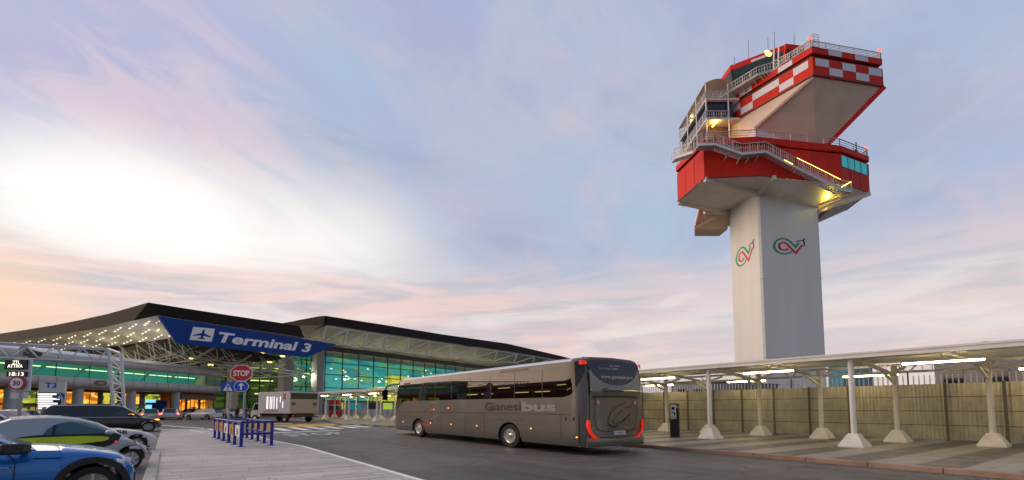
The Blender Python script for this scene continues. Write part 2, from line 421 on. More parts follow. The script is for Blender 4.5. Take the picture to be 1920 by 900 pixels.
# ------------------------------------------------------------------ ground, paving, markings
def ground_mat(name, kind):
    m = bpy.data.materials.new(name); m.use_nodes = True; MATS[name] = m
    N = m.node_tree.nodes; L = m.node_tree.links; b = N['Principled BSDF']
    t = N.new('ShaderNodeTexCoord')
    def nz(s, d=6, rough=.6, sc=(1, 1, 1)):
        mp = N.new('ShaderNodeMapping'); mp.inputs['Scale'].default_value = sc; L.new(t.outputs['Object'], mp.inputs['Vector'])
        n = N.new('ShaderNodeTexNoise'); n.inputs['Scale'].default_value = s; n.inputs['Detail'].default_value = d; n.inputs['Roughness'].default_value = rough
        L.new(mp.outputs[0], n.inputs['Vector']); return n.outputs['Fac']
    def rp(f, st):
        r = N.new('ShaderNodeValToRGB'); e = r.color_ramp.elements
        while len(e) < len(st): e.new(.5)
        for k, (p, c) in enumerate(st): e[k].position = p; e[k].color = (*c, 1)
        L.new(f, r.inputs['Fac']); return r.outputs['Color']
    def mx(a, c, mode='MULTIPLY', f=1.0):
        q = N.new('ShaderNodeMix'); q.data_type = 'RGBA'; q.blend_type = mode; q.inputs[0].default_value = f
        L.new(a, q.inputs[6]); L.new(c, q.inputs[7]); return q.outputs[2]
    grit = nz(55, 3, .7); patch = nz(.35, 7, .6); stain = nz(1.6, 6, .65)
    if kind == 'asphalt':
        c = rp(patch, [(.3, (.084, .074, .066)), (.7, (.126, .112, .100))])
        c = mx(c, rp(stain, [(.35, g1(.74)), (.6, g1(1.12))]))
        lane = nz(.9, 5, .6, (1.0, .06, 1)); c = mx(c, rp(lane, [(.35, g1(.80)), (.62, g1(1.15))]))
        vr = N.new('ShaderNodeTexVoronoi'); vr.feature = 'DISTANCE_TO_EDGE'; vr.inputs['Scale'].default_value = .22
        wn_ = N.new('ShaderNodeTexNoise'); wn_.inputs['Scale'].default_value = .8; wn_.inputs['Detail'].default_value = 6; L.new(t.outputs['Object'], wn_.inputs['Vector'])
        ad_ = N.new('ShaderNodeMix'); ad_.data_type = 'RGBA'; ad_.blend_type = 'ADD'; ad_.inputs[0].default_value = 1.6; L.new(t.outputs['Object'], ad_.inputs[6]); L.new(wn_.outputs['Color'], ad_.inputs[7]); L.new(ad_.outputs[2], vr.inputs['Vector'])
        c = mx(c, rp(vr.outputs['Distance'], [(.0, g1(.45)), (.012, g1(1))]))
        c = mx(c, rp(nz(.16, 4, .5), [(.42, g1(.78)), (.50, g1(1.10))]))
        c = mx(c, rp(grit, [(.3, g1(.7)), (.7, g1(1.3))])); rough, bs = (.50, .78), .5
    else:
        br = N.new('ShaderNodeTexBrick'); mp = N.new('ShaderNodeMapping'); L.new(t.outputs['Object'], mp.inputs['Vector']); L.new(mp.outputs[0], br.inputs['Vector'])
        br.inputs['Scale'].default_value = 1; br.offset = .37; br.inputs['Bias'].default_value = 0; br.inputs['Mortar Smooth'].default_value = .2
        if kind == 'plank':
            br.inputs['Brick Width'].default_value = 2.6; br.inputs['Row Height'].default_value = .24; br.inputs['Mortar Size'].default_value = .012; br.offset = 0
            sx_ = N.new('ShaderNodeSeparateXYZ'); L.new(mp.outputs[0], sx_.inputs[0]); dv = N.new('ShaderNodeMath'); dv.operation = 'DIVIDE'; L.new(sx_.outputs['Y'], dv.inputs[0]); dv.inputs[1].default_value = .24
            fl = N.new('ShaderNodeMath'); fl.operation = 'FLOOR'; L.new(dv.outputs[0], fl.inputs[0]); wn = N.new('ShaderNodeTexWhiteNoise'); wn.noise_dimensions = '1D'; L.new(fl.outputs[0], wn.inputs['W'])
            ma = N.new('ShaderNodeMath'); ma.operation = 'MULTIPLY_ADD'; L.new(wn.outputs['Value'], ma.inputs[0]); ma.inputs[1].default_value = 2.6; L.new(sx_.outputs['X'], ma.inputs[2])
            cb = N.new('ShaderNodeCombineXYZ'); L.new(ma.outputs[0], cb.inputs[0]); L.new(sx_.outputs['Y'], cb.inputs[1]); L.new(cb.outputs[0], br.inputs['Vector'])
            br.inputs['Color1'].default_value = (.38, .342, .318, 1); br.inputs['Color2'].default_value = (.60, .555, .53, 1); br.inputs['Mortar'].default_value = (.10, .09, .085, 1)
            grain = nz(3.0, 6, .65, (.35, 5, 1)); c = mx(br.outputs['Color'], rp(grain, [(.3, g1(.80)), (.7, g1(1.18))]))
        else:
            br.inputs['Brick Width'].default_value = 1.5; br.inputs['Row Height'].default_value = .5; br.inputs['Mortar Size'].default_value = .008
            br.inputs['Color1'].default_value = (.20, .19, .165, 1); br.inputs['Color2'].default_value = (.235, .222, .19, 1); br.inputs['Mortar'].default_value = (.10, .095, .085, 1)
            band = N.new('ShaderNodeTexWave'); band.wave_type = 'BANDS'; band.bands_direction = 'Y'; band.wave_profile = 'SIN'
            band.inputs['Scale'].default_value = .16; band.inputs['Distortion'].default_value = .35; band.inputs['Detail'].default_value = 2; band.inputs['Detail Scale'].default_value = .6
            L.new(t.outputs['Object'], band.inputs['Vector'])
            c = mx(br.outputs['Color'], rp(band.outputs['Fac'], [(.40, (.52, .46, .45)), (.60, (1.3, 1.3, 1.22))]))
        c = mx(c, rp(patch, [(.3, g1(.82)), (.7, g1(1.1))])); c = mx(c, rp(stain, [(.36, g1(.86)), (.55, g1(1.06))])); c = mx(c, rp(grit, [(.3, g1(.88)), (.7, g1(1.1))]))
        rough, bs = (.42, .7), .25
    L.new(c, b.inputs['Base Color'])
    q = N.new('ShaderNodeMapRange'); q.inputs['From Min'].default_value = .35; q.inputs['From Max'].default_value = .65; q.inputs['To Min'].default_value = rough[0]; q.inputs['To Max'].default_value = rough[1]
    L.new(stain, q.inputs['Value']); L.new(q.outputs[0], b.inputs['Roughness'])
    bp = N.new('ShaderNodeBump'); bp.inputs['Strength'].default_value = bs; bp.inputs['Distance'].default_value = .006; L.new(grit, bp.inputs['Height']); L.new(bp.outputs[0], b.inputs['Normal'])
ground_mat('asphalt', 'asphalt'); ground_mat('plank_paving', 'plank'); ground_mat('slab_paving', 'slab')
def paint_mat(name, col, worn=.5):
    m = bpy.data.materials.new(name); m.use_nodes = True; MATS[name] = m
    N = m.node_tree.nodes; L = m.node_tree.links; b = N['Principled BSDF']; b.inputs['Roughness'].default_value = .6
    t = N.new('ShaderNodeTexCoord'); n = N.new('ShaderNodeTexNoise'); n.inputs['Scale'].default_value = 5; n.inputs['Detail'].default_value = 8; n.inputs['Roughness'].default_value = .75; L.new(t.outputs['Object'], n.inputs['Vector'])
    r = N.new('ShaderNodeValToRGB'); e = r.color_ramp.elements; e[0].position = .24; e[0].color = (*[c*worn*.4 for c in col], 1); e[1].position = .38; e[1].color = (*col, 1)
    L.new(n.outputs['Fac'], r.inputs['Fac']); L.new(r.outputs['Color'], b.inputs['Base Color'])
paint_mat('road_white', (.82, .82, .80), .8); paint_mat('road_faded', (.55, .55, .55), .9); paint_mat('road_yellow', (.62, .36, .015), .8)
mat('kerb_stone', (.40, .38, .355), .75, var=.22, vscale=1.2, bump=.2)
mat('kerb_red', (.36, .24, .17), .75, var=.35, vscale=1.0, bump=.3)  # reddish light on the kerb face is put into this colour
def sheet(pts, z): 
    b = MB(); b.poly([(p[0], p[1], z) for p in pts]); return b
b = MB(); b.poly([(-3000, -3000, 0), (3000, -3000, 0), (3000, 3000, 0), (-3000, 3000, 0)])
struct(b, 'ground', 'asphalt', 'dark grey asphalt road surface across the whole forecourt')
def G(px, py): p = at_height(px, py, 0); return (p.x, p.y)
far = [G(505, 826), G(478, 817.5), G(440, 809.5), G(390, 805), (-.35, 45.5)]
plaza = [(4.65, -8), (4.65, 22.0)] + far + [(-.35, -8)]
struct(sheet(plaza, .008), 'plaza_pavement', 'plank_paving', 'pale stone plank paving of the plaza beside the parked cars')
b = MB()
line = [(4.65, -8), (4.65, 22.0)] + far[:-1]
for (x0, y0), (x1, y1) in zip(line, line[1:]):
    d = Vector((x1-x0, y1-y0, 0)).normalized(); n = Vector((d.y, -d.x, 0))*.17
    b.poly([(x0, y0, .012), (x0+n.x, y0+n.y, .012), (x1+n.x, y1+n.y, .012), (x1, y1, .012)])
struct(b, 'road_edge_line', 'road_white', 'continuous white line painted along the edge of the plaza paving')
# kerb of the parking bays on the left
b = MB(); b.box(-.40, -.15, -8, 21.5, -.05, .08)
pts = [(-.275, 21.5), (-.5, 23), (-1.0, 24.6), (-1.9, 25.7), (-3.2, 26.2)]
for a, c in zip(pts, pts[1:]): b.bar((a[0], a[1], .022), (c[0], c[1], .012), .25, .124)
o = b.build('kerb', 'kerb_stone', bevel=.025); tag(o, 'pale stone kerb in front of the parked cars', 'kerb', None, 'structure')
# pavement on the right
pv = [(16.1, -30), (60, -30), (60, 105), (18, 105), (15.4, 60), (13.2, 47.5), (14.9, 41), (16.1, 37)]
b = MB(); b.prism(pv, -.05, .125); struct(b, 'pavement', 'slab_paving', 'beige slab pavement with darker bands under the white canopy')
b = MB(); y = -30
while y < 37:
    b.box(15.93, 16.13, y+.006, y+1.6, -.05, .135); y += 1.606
o = b.build('kerb', 'kerb_red', bevel=.02); tag(o, 'kerb of the canopy pavement beside the coach, reddish light put into its colour', 'kerb', None, 'structure')
# zebra crossing and other road paint
b = MB()
for v, u0, u1 in ((5.75, 37.2, 41.0), (7.05, 37.2, 42.5), (8.4, 37.5, 43.7), (9.75, 38.2, 44.2), (11.1, 38.7, 44.9), (12.45, 39.0, 45.6), (13.7, 39.8, 46.3)):
    b.poly([(v-.33, u0, .004), (v+.33, u0, .004), (v+.33, u1, .004), (v-.33, u1, .004)])
struct(b, 'road_crossing_marking', 'road_white', 'white zebra crossing bars on the road in front of the truck')
struct(sheet([(4.9, 34.2), (10.2, 35.5), (10.2, 36.1), (4.9, 34.9)], .004), 'road_stop_line', 'road_white', 'white stop line on the asphalt before the zebra crossing')
b = MB(); b.text('STOP', (5.75, 29.9, .004), (3.5, .9, 0), (0, 2.7, 0), .01)
struct(b, 'road_lettering_marking', 'road_faded', 'worn white STOP lettering on the road before the stop line')
b = MB()
for p in ([G(500, 797.6), G(545, 796.2), G(640, 796.0), G(646, 799.2), G(548, 800.4)], [G(420, 787.6), G(486, 790.5), G(486, 793), G(420, 789.0)], [G(280, 784.5), G(420, 784.2), G(420, 785.2), G(280, 785.6)], [G(556, 795), G(636, 794.2), G(640, 795.3), G(558, 796.1)], [G(490, 794), G(548, 793), G(548, 794.4), G(494, 795.6)]):
    b.poly([(x, y, .004) for x, y in p])
struct(b, 'road_yellow_marking', 'road_yellow', 'yellow bay markings painted on the road around the truck')
b = MB()
for p in ([G(300, 798.0), G(304, 797.2), G(385, 803.2), G(383, 804.2)], [G(352, 806.5), G(357, 806), G(382, 811), G(379, 811.8)], [G(386, 803.8), G(398, 804.4), G(401, 807), G(398, 807.2)]):
    b.poly([(x, y, .014) for x, y in p])
struct(b, 'road_lane_marking', 'road_white', 'thin white lane lines on the road behind the barrier')
# ------------------------------------------------------------------ walkway canopies, fence
def canopy(label, loc, rz, n_rear, du, depth, front_every, lamps, roof0, roof1):
    """local +y runs along the canopy, +x towards the fence; x = 0 is the front column line"""
    t = thing('walkway_canopy', label, 'canopy', loc, rz)
    zt = 3.42
    def column(x, y, rear):
        b = MB()
        b.tube((0, 0, .40), (0, 0, zt if not rear else 2.75), .105, 14, .095)
        if rear:
            b.box(-.10, .10, -.09, .09, 2.70, zt-.02)
        c = b.build('column', 'cream_steel' if rear else 'white_paint', t)
        p = MB(); p.hull2([(-.43, -.43, 0), (.43, -.43, 0), (.43, .43, 0), (-.43, .43, 0)], [(-.43, -.43, .06), (.43, -.43, .06), (.43, .43, .06), (-.43, .43, .06)])
        p.hull2([(-.43, -.43, .06), (.43, -.43, .06), (.43, .43, .06), (-.43, .43, .06)], [(-.17, -.17, .52), (.17, -.17, .52), (.17, .17, .52), (-.17, .17, .52)])
        q = p.build('column_base', 'base_white', c, bevel=.02)
        return c
    def bracket():
        b = MB(); pts = []
        for k in range(7):
            a = k/6; pts.append((depth-.05 - a*(depth-.1), 0, 2.95+.42*math.sin(a*math.pi/2)))
        for p, q in zip(pts, pts[1:]): b.bar(p, q, .10, .13)
        b.bar((depth-.05, 0, 2.62), (depth-1.9, 0, 3.22), .08, .09)
        b.bar((depth-.9, 0, 2.92), (depth-.9, 0, 3.18), .06, .06)
        b.bar((depth, 0, 3.1), (depth+1.5, 0, 3.42), .08, .10)
        return b.build('bracket', 'cream_steel', t)
    cf = cr = br = None
    for k in range(n_rear):
        y = k*du
        if k == 0: cr = column(depth, 0, True); br = bracket(); cr.location = (depth, y, 0); br.location = (0, y, 0)
        else:
            c = copy_part(cr, (depth, y, 0)); copy_part(cr.children[0], None, c); copy_part(br, (0, y, 0))
        if k % front_every[0] == front_every[1]:
            if cf is None: cf = column(0, 0, False); cf.location = (0, y, 0)
            else: c = copy_part(cf, (0, y, 0)); copy_part(cf.children[0], None, c)
    b = MB(); nr = 60; x0, x1 = -.35, depth+1.7
    # ribbed roof sheet (ribs run along the canopy)
    prof = []
    for k in range(29):
        x = x0+(x1-x0)*k/28; prof.append((x, 3.58+(x-x0)*.012 + (.035 if k % 2 else 0)))
    top = [[(x, yy, z+.03) for x, z in prof] + [(x, yy, z) for x, z in reversed(prof)] for yy in (roof0, roof1)]
    b.loft(top, 0, False)
    b.build('roof_sheet', 'cream_steel', t)
    b = MB()
    for x, z, wd, h in ((-.30, 3.50, .09, .17), (.55, 3.49, .07, .10), (1.7, 3.50, .07, .10), (2.9, 3.51, .07, .10), (4.1, 3.53, .07, .10), (depth+.1, 3.10, .08, .10), (depth+1.55, 3.52, .08, .12)):
        b.bar((x, roof0, z), (x, roof1, z), wd, h)
    b.bar((-.36, roof0, 3.595), (-.36, roof1, 3.595), .04, .07)
    b.build('purlin', 'white_paint', t)
    b = MB(); b.box(-.16, .16, -.35, .35, 3.40, 3.452); gb = b.build('gutter_bracket', 'cream_steel', t)
    for k in range(1, n_rear): copy_part(gb, (0, k*du, 0))
    ln = None
    for x, y, z, l in lamps:
        if ln is None:
            f = MB(); f.box(-.06, .06, -l/2, l/2, .045, .10); f.box(-.02, .02, -.03, .03, .13, .42); ln = f.build('lamp_housing', 'white_paint', t)
            g = MB(); g.box(-.045, .045, -l/2+.04, l/2-.04, -.01, .043); g.build('lamp_tube', 'lamp_warm', ln); ln.location = (x, y, z)
        else:
            c = copy_part(ln, (x, y, z)); copy_part(ln.children[0], None, c)
    return t
# near canopy: front columns on x = 21.7
near_l = [(.55, 3.5+6.1*k, 3.12, 2.3) for k in range(-1, 6)] + [(5.6, 1.2+6.1*k, 3.02, 2.0) for k in range(0, 7)]
canopy('long white steel walkway canopy on pyramid footed columns beside the metal fence', (21.7, 1.55, .125), 0, 14, 3.05, 4.75, (2, 0), near_l, -4.0, 42.0)
# front columns fall on rear bays 2, 4, ...
A = at_height(700, 789.5, .125); B = at_height(601, 785.0, .125)
ang = math.atan2(B.y-A.y, B.x-A.x)-R(90)
far_l = [(.55, 2+7.4*k, 3.12, 2.3) for k in range(4)] + [(4.6, 2+3.7*k, 3.02, 2.0) for k in range(7)]
A = A - (B-A).normalized()*8.2
canopy('farther white walkway canopy between the coach front and the white truck', A, ang, 9, 3.7, 4.2, (2, 0), far_l, -3, 34)
# fence of corrugated sheets
t = thing('sheet_fence', 'beige corrugated metal sheet fence behind the canopy columns', 'fence', (29.05, 4.6, .125))
posts = [4.6+1.93*k for k in range(-5, 22)]
pn = po = None
for y in posts:
    if pn is None:
        b = MB(); n = 24; A0 = []; 
        for k in range(n+1): A0.append((.03 if k % 2 else -.01, .06+1.81*k/n))
        b.add([(x, yy, .06) for x, yy in A0]+[(x, yy, 2.62) for x, yy in A0]+[(x+.02, yy, 2.62) for x, yy in A0], [(k, k+1, n+2+k, n+1+k) for k in range(n)]+[(n+1+k, n+2+k, 2*n+3+k, 2*n+2+k) for k in range(n)])
        for z in (.7, 1.35, 2.0): b.box(-.022, -.011, .06, 1.87, z, z+.03, 1)
        pn = b.build('panel', ['fence_sheet', 'fence_post'], t); pn.location = (0, y-4.6, 0)
        b = MB(); b.box(-.05, .07, -.055, .055, 0, 2.66); po = b.build('post', 'fence_post', t); po.location = (0, y-4.6, 0)
    else:
        copy_part(pn, (0, y-4.6, 0)); copy_part(po, (0, y-4.6, 0))
# palisade and razor wire behind it
t = thing('palisade_fence', 'pale upright bar fence topped with razor wire, behind the sheet fence', 'fence', (31.5, 4, 0))
b = MB(); y = -12.0
while y < 22: b.box(-.02, .02, y, y+.045, 0, 3.3); y += .22
b.build('bar', 'grey_steel', t, 'thin upright steel bars'); b = MB()
for z in (.5, 2.6): b.bar((.05, -12, z), (.05, 22, z), .05, .06)
b.build('rail', 'grey_steel', t)
yb = None
for k in range(12):
    if yb is None:
        b = MB(); b.bar((0, 0, 0), (0, 0, 3.45), .06, .06); b.bar((0, 0, 3.45), (0, -.5, 3.95), .05, .05); b.bar((0, 0, 3.45), (0, .5, 3.95), .05, .05); yb = b.build('wire_bracket', 'dark_steel', t); yb.location = (-.12, -10+k*2.9, 0)
    else: copy_part(yb, (-.12, -10+k*2.9, 0))
b = MB(); pts = [(-.1+.32*math.cos(a*.9), -11+a*.055, 3.75+.32*math.sin(a*.9)) for a in range(0, 330)]
b.path(pts, .012, 3); b.build('razor_wire', 'grey_steel', t)
# parking ticket machine
p = at_height(1266, 820, .125)
t = thing('ticket_machine', 'black parking payment pillar on the pavement beside the rear of the coach', 'ticket machine', p, R(-62))
b = MB(); b.prism([(-.22, -.16), (.22, -.16), (.22, .16), (-.22, .16)], 0, 1.72); b.build('body', 'black', t, bevel=.02)
b = MB(); b.box(-.17, .10, -.172, -.158, .95, 1.66); fp = b.build('panel', 'cladding_pale', t)
b = MB(); b.box(-.12, .03, -.185, -.17, 1.40, 1.56); b.box(-.12, -.06, -.185, -.17, 1.22, 1.33); b.box(-.02, .05, -.185, -.17, 1.12, 1.30); b.box(-.14, .07, -.18, -.17, 1.02, 1.05); b.build('screen', 'black', fp)
b = MB(); b.text('P', (.222, -.08, 1.42), (0, .13, 0), (0, 0, .19), .02); b.text('P', (.13, -.162, 1.5), (.06, 0, 0), (0, 0, .1), .02); b.build('lettering', 'sign_white', t)
b = MB(); b.box(-.26, .26, -.2, .2, -.01, .03); b.build('base', 'dark_steel', t)
# ------------------------------------------------------------------ coach
BL, BH, BW = 17.3, 3.45, 1.7
bus = thing('coach', 'long grey touring coach with dark mirrored windows standing at the kerb', 'coach', (13.2, 12.1, 0), R(90))
AX_X = (4.3, 13.2); WR, WSX = .485, 1.42
ZS = [.30, .42, .62, .9, 1.2, 1.55, 2.0, 2.4, 2.8, 3.12, 3.28, 3.38, 3.44]
HW = [.965, .985, 1.0, 1.0, 1.0, 1.0, .9995, .998, .993, .984, .970, .90, .74]
def hw_at(z):
    for (z0, h0), (z1, h1) in zip(zip(ZS, HW), zip(ZS[1:], HW[1:])):
        if z <= z1: return BW*(h0+(h1-h0)*max(0, (z-z0)/(z1-z0)))
    return BW*HW[-1]
def arch(x):
    zb = .30
    for a in AX_X:
        d = abs(x-a)/(.60*1.42)
        if d < 1: zb = max(zb, .485+.60*math.sqrt(1-d*d)) if d < .98 else zb
    return zb
def end_taper(x):
    if x < .8: return 1-.17*(1-x/.8)**3.0
    if x > BL-1.4: return 1-.24*((x-BL+1.4)/1.4)**3
    return 1.0
def end_shift(x, z):
    s = 0
    if x < .8: s += .16*max(0, (z-2.3)/1.1)**2*(1-x/.8)
    if x > BL-1.4: s -= .75*max(0, (z-1.3)/2.1)**1.4*((x-BL+1.4)/1.4)
    return s
def bring(x):
    zb = arch(x); t = end_taper(x); L_ = []
    zs = [max(z, zb+.012*i) for i, z in enumerate(ZS)]
    for z, h in zip(zs, [hw_at(z) for z in zs]): L_.append((x+end_shift(x, z), h*t, z))
    top = (x+end_shift(x, 3.45), 0, 3.47)
    return [(x, 0, zb)]+L_+[top]+[(a, -b, c) for a, b, c in reversed(L_)]
xs = [0, .04, .1, .2, .35, .55, .8, 1.5, 2.4, 3.0]
for a in AX_X: xs += [a+.852*math.sin(R(k)) for k in range(-90, 91, 9)] + [a-.853, a+.853]
xs += [6, 7, 8, 9, 10, 11, 11.8, 14.6, 15.0, BL-1.4, BL-1.1, BL-.8, BL-.5, BL-.25, BL-.1, BL]
b = MB(); b.loft([bring(x) for x in sorted(xs)], 0, True); body = b.build('body', 'bus_grey', bus, angle=28)
def side_pt(x, z, off=.012): return (x+end_shift(x, z), hw_at(z)*end_taper(x)+off, z)
def side_band(mb, xs_, zb, zt, off=.012, nz=6, m=0, sgn=1):
    P = []
    for x in xs_:
        for k in range(nz+1):
            z = zb(x)+(zt(x)-zb(x))*k/nz; q = side_pt(x, z, off); P.append((q[0], q[1]*sgn, q[2]))
    n = nz+1
    mb.add(P, [(i*n+k, i*n+k+1, (i+1)*n+k+1, (i+1)*n+k) for i in range(len(xs_)-1) for k in range(nz)], m, True)
def lerp_tab(tab):
    def f(x):
        if x <= tab[0][0]: return tab[0][1]
        for (a, u), (c, v) in zip(tab, tab[1:]):
            if x <= c: return u+(v-u)*(x-a)/(c-a)
        return tab[-1][1]
    return f
def frange(a, b_, n): return [a+(b_-a)*k/n for k in range(n+1)]
zt = lerp_tab([(.18, 3.27), (BL-2.2, 3.27), (BL-1.2, 3.20), (BL-.5, 3.02), (BL-.05, 2.8)])
zb = lerp_tab([(.18, 2.62), (.30, 2.35), (.55, 2.1), (.9, 2.02), (BL-2.4, 2.04), (BL-1.9, 1.98), (BL-1.2, 1.70), (BL-.6, 1.38), (BL-.05, 1.12)])
for sgn in (1, -1):
    b = MB(); side_band(b, frange(.18, .9, 8)+frange(1.2, BL-2.4, 14)+frange(BL-2.3, BL-.05, 14), zb, zt, .010, 8, 0, sgn)
    wd = b.build('window', 'bus_glass', bus)
    b = MB()
    for x in (2.1, 3.9, 5.7, 7.5, 9.3, 11.1, 12.9): side_band(b, [x-.018, x+.018], lambda x: 2.03, lambda x: 3.26, .0125, 5, 0, sgn)
    b.build('seam', 'black', wd)
    b = MB(); side_band(b, frange(3.0, 5.0, 4), lambda x: 3.11, lambda x: 3.21, .014, 2, 0, sgn); b.build('vent', 'black', wd); b = MB(); side_band(b, frange(14.4, 15.3, 3), lambda x: 2.98, lambda x: 3.12, .014, 2, 0, sgn); b.build('vent', 'black', wd)
b = MB()
for sgn in (1, -1): side_band(b, [.5]+frange(1, BL-1.6, 10), lambda x: 3.28, lambda x: 3.43, .016, 4, 0, sgn)
b.build('roof_rail', 'bus_silver', bus)

# windscreen wraps the front
b = MB(); P = []; n = 14
for k in range(n+1):
    y = -1.22+2.44*k/n
    for z in (1.15, 1.6, 2.1, 2.6, 3.0, 3.2): P.append((BL+.03+end_shift(BL, z)-.10*(y/1.22)**2, y*hw_at(z)/BW, z))
b.add(P, [(k*6+j, k*6+j+1, (k+1)*6+j+1, (k+1)*6+j) for k in range(n) for j in range(5)], 0, True); b.build('windscreen', 'bus_glass', bus)
# panel seams, vents, side markers
b = MB()
side_band(b, [.1]+frange(.6, 13.9, 10)+[BL-2, BL-1.2], lambda x: 1.393, lambda x: 1.415, .004, 1)
for x in (.22, 1.05, 6.2, 7.9, 10.4): side_band(b, [x-.014, x+.014], lambda x: .36, lambda x: 1.40, .004, 4)
side_band(b, [3.35, 3.365], lambda x: 1.12, lambda x: 1.40, .004, 2); side_band(b, [3.35, 5.6], lambda x: 1.135, lambda x: 1.15, .004, 1)
b.build('seam', 'seam', bus)
b = MB(); side_band(b, [.38, .82], lambda x: 1.18, lambda x: 1.31, .006, 1); b.build('vent', 'seam', bus)
mk = None
for x, z in ((2.8, .84), (6.85, .82), (9.3, .82), (11.6, .82), (.3, .62), (15.3, .80), (9.6, 1.62), (11.2, 1.55)):
    y = side_pt(x, z)[1]
    if mk is None: b = MB(); b.sphere((0, 0, 0), .045, .018, .026, 10, 6); mk = b.build('side_marker', 'indicator', bus); mk.location = (x, y, z)
    else: copy_part(mk, (x, y, z))
# side lettering and emblem
def sp(x, z, o=.016): return Vector(side_pt(x, z, o))
b = MB(); y_ = BW+.014; V_ = Vector((0, 0, .36))
b.text('G', (6.15, y_, 1.52), (-.60, 0, 0), V_, .035, 0, 0)
b.text('ianesi', (5.50, y_, 1.52), (-2.02, 0, 0), V_, -.004, 0, 1)
b.text('bus', (3.40, y_, 1.52), (-2.10, 0, 0), V_, .045, 0, 2)
b.build('lettering', ['letter_dark', 'black', 'letter_pale'], bus)
b = MB(); O = (0, y_, 0); U = (-1, 0, 0); V = (0, 0, 1)
def em(pts, w, m): b.stroke([(-x, z) for x, z in pts], w, O, U, V, m)
b2 = b
arc = [(12.55, .98), (12.62, 1.2), (12.45, 1.5), (12.1, 1.75), (11.6, 1.90), (11.0, 1.92), (10.75, 1.86), (10.85, 1.78)]
em(arc, .035, 0); em([(12.5, 1.0), (12.2, .92), (11.7, .96), (11.25, 1.06)], .03, 0); em([(11.8, .95), (11.3, 1.08), (10.7, 1.30)], .05, 0)
em([(12.72, .96), (12.75, .80), (12.5, .70), (12.0, .68), (11.6, .76)], .06, 1); em([(11.9, 1.32), (11.5, 1.52), (11.1, 1.58)], .07, 1); em([(11.35, 1.0), (11.5, .8), (11.6, .58)], .03, 0); em([(10.75, 1.25), (11.0, .9), (11.25, .56)], .03, 0)
b.build('emblem', ['letter_pale', 'tail_dim' if 'tail_dim' in M else 'sign_red'], bus)
# wheels
def bus_wheel(x, y, sg):
    b = MB(); ax = (0, sg, 0)
    b.disc_lathe((x, y, WR), ax, [(.0, -.30), (.36, -.30), (.46, -.28), (WR, -.2), (WR, -.06), (.46, .0), (.36, .01), (.30, -.03), (.30, -.05)], 36, 0, WSX)
    wh = b.build('wheel', 'rubber', bus)
    b = MB(); b.disc_lathe((x, y, WR), ax, [(.305, -.02), (.30, .015), (.275, .012), (.265, -.09), (.20, -.12), (.17, -.06), (.10, -.05), (.095, .01), (.05, .02), (.0, .02)], 32, 0, WSX)
    for k in range(10):
        a = 2*math.pi*k/10; cx, cz = x+.135*WSX*math.cos(a), WR+.135*math.sin(a)
        b.tube((cx, y-sg*.06, cz), (cx, y-sg*.02, cz), .016, 6)
    b.build('rim', 'chrome', wh)
for x in AX_X:
    for sg in (1, -1): bus_wheel(x, sg*(BW-.05), sg)
b = MB()
for x in AX_X:
    pts = []
    for k in range(-90, 91, 10): pts.append((x+.88*math.sin(R(k)), BW+.006, .485+.62*math.cos(R(k))))
    q = [(x+.80*math.sin(R(k)), BW+.006, .485+.565*math.cos(R(k))) for k in range(-90, 91, 10)]
    n = len(pts); b.add(pts+q, [(k, k+1, n+k+1, n+k) for k in range(n-1)])
b.build('arch_trim', 'bus_grey', bus)
b = MB(); b.box(.6, BL-1, -1.3, 1.3, .28, .9); b.build('chassis', 'black', bus)
# ---- rear end
RX = -.012
def ry(s): return BW-s
def rear_poly(mb, pts, off=0.0, m=0, n=1):
    mb.poly([(RX-off+.16*max(0, (z-2.3)/1.1)**2, ry(s), z) for s, z in pts], m)
def rp3(s, z, off=0.0): return (RX-off+.16*max(0, (z-2.3)/1.1)**2, ry(s), z)
# black upper cap that wraps onto the sides, dished lower edge
b = MB(); n = 22; rows = []
for k in range(n+1):
    s = .33+2.74*k/n; e = (s-1.7)/1.37; lo = 2.47+.70*abs(e)**2.6
    rows.append([rp3(s, lo+(3.37-.12*abs(e)**3-lo)*j/5, .004) for j in range(6)])
b.add([p for r in rows for p in r], [(k*6+j, (k+1)*6+j, (k+1)*6+j+1, k*6+j+1) for k in range(n) for j in range(5)], 0, True)
rw = b.build('rear_window', 'bus_black', bus)
b = MB()
for sg in (1, -1): side_band(b, [.02, .06, .12, .18, .30, .45], lerp_tab([(.02, 2.9), (.18, 2.55), (.45, 2.25)]), lambda x: 3.33, .007, 5, 0, sg)
P = [rp3(.33+2.74*k/n, 3.37-.12*abs((.33+2.74*k/n-1.7)/1.37)**3, .004) for k in range(n+1)]; Q = [(.35, ry(.36+2.68*k/n), 3.452-.03*abs((k/n-.5)*2)**4+.02) for k in range(n+1)]
b.add(P+Q, [(k, k+1, n+2+k, n+1+k) for k in range(n)], 0, True); b.build('rear_cap', 'bus_black', bus)
# grey moulded rear panel
b = MB(); n = 16; rows = []
for k in range(n+1):
    s = .40+2.60*k/n; e = (s-1.7)/1.3; hi = 2.46+.55*abs(e)**2.6
    rows.append([(RX-.001-.03*(1-e*e)-(.05*math.exp(-((z-2.25)/.12)**2)), ry(s), z) for z in (.62, .8, 1.1, 1.5, 1.98, 2.06, 2.15, 2.25, 2.35, hi)])
b.add([p for r in rows for p in r], [(k*10+j, (k+1)*10+j, (k+1)*10+j+1, k*10+j+1) for k in range(n) for j in range(9)], 0, True); b.build('rear_panel', 'bus_rear', bus)
b = MB(); pts = [rp3(.55+2.3*k/20, 2.05+.035*(1-((k-10)/10)**2), .055) for k in range(21)]; q = [rp3(.55+2.3*k/20, 1.975+.03*(1-((k-10)/10)**2), .055) for k in range(21)]
b.add(pts+q, [(k, k+1, 21+k+1, 21+k) for k in range(20)]); b.build('lid_grip', 'black', bus)
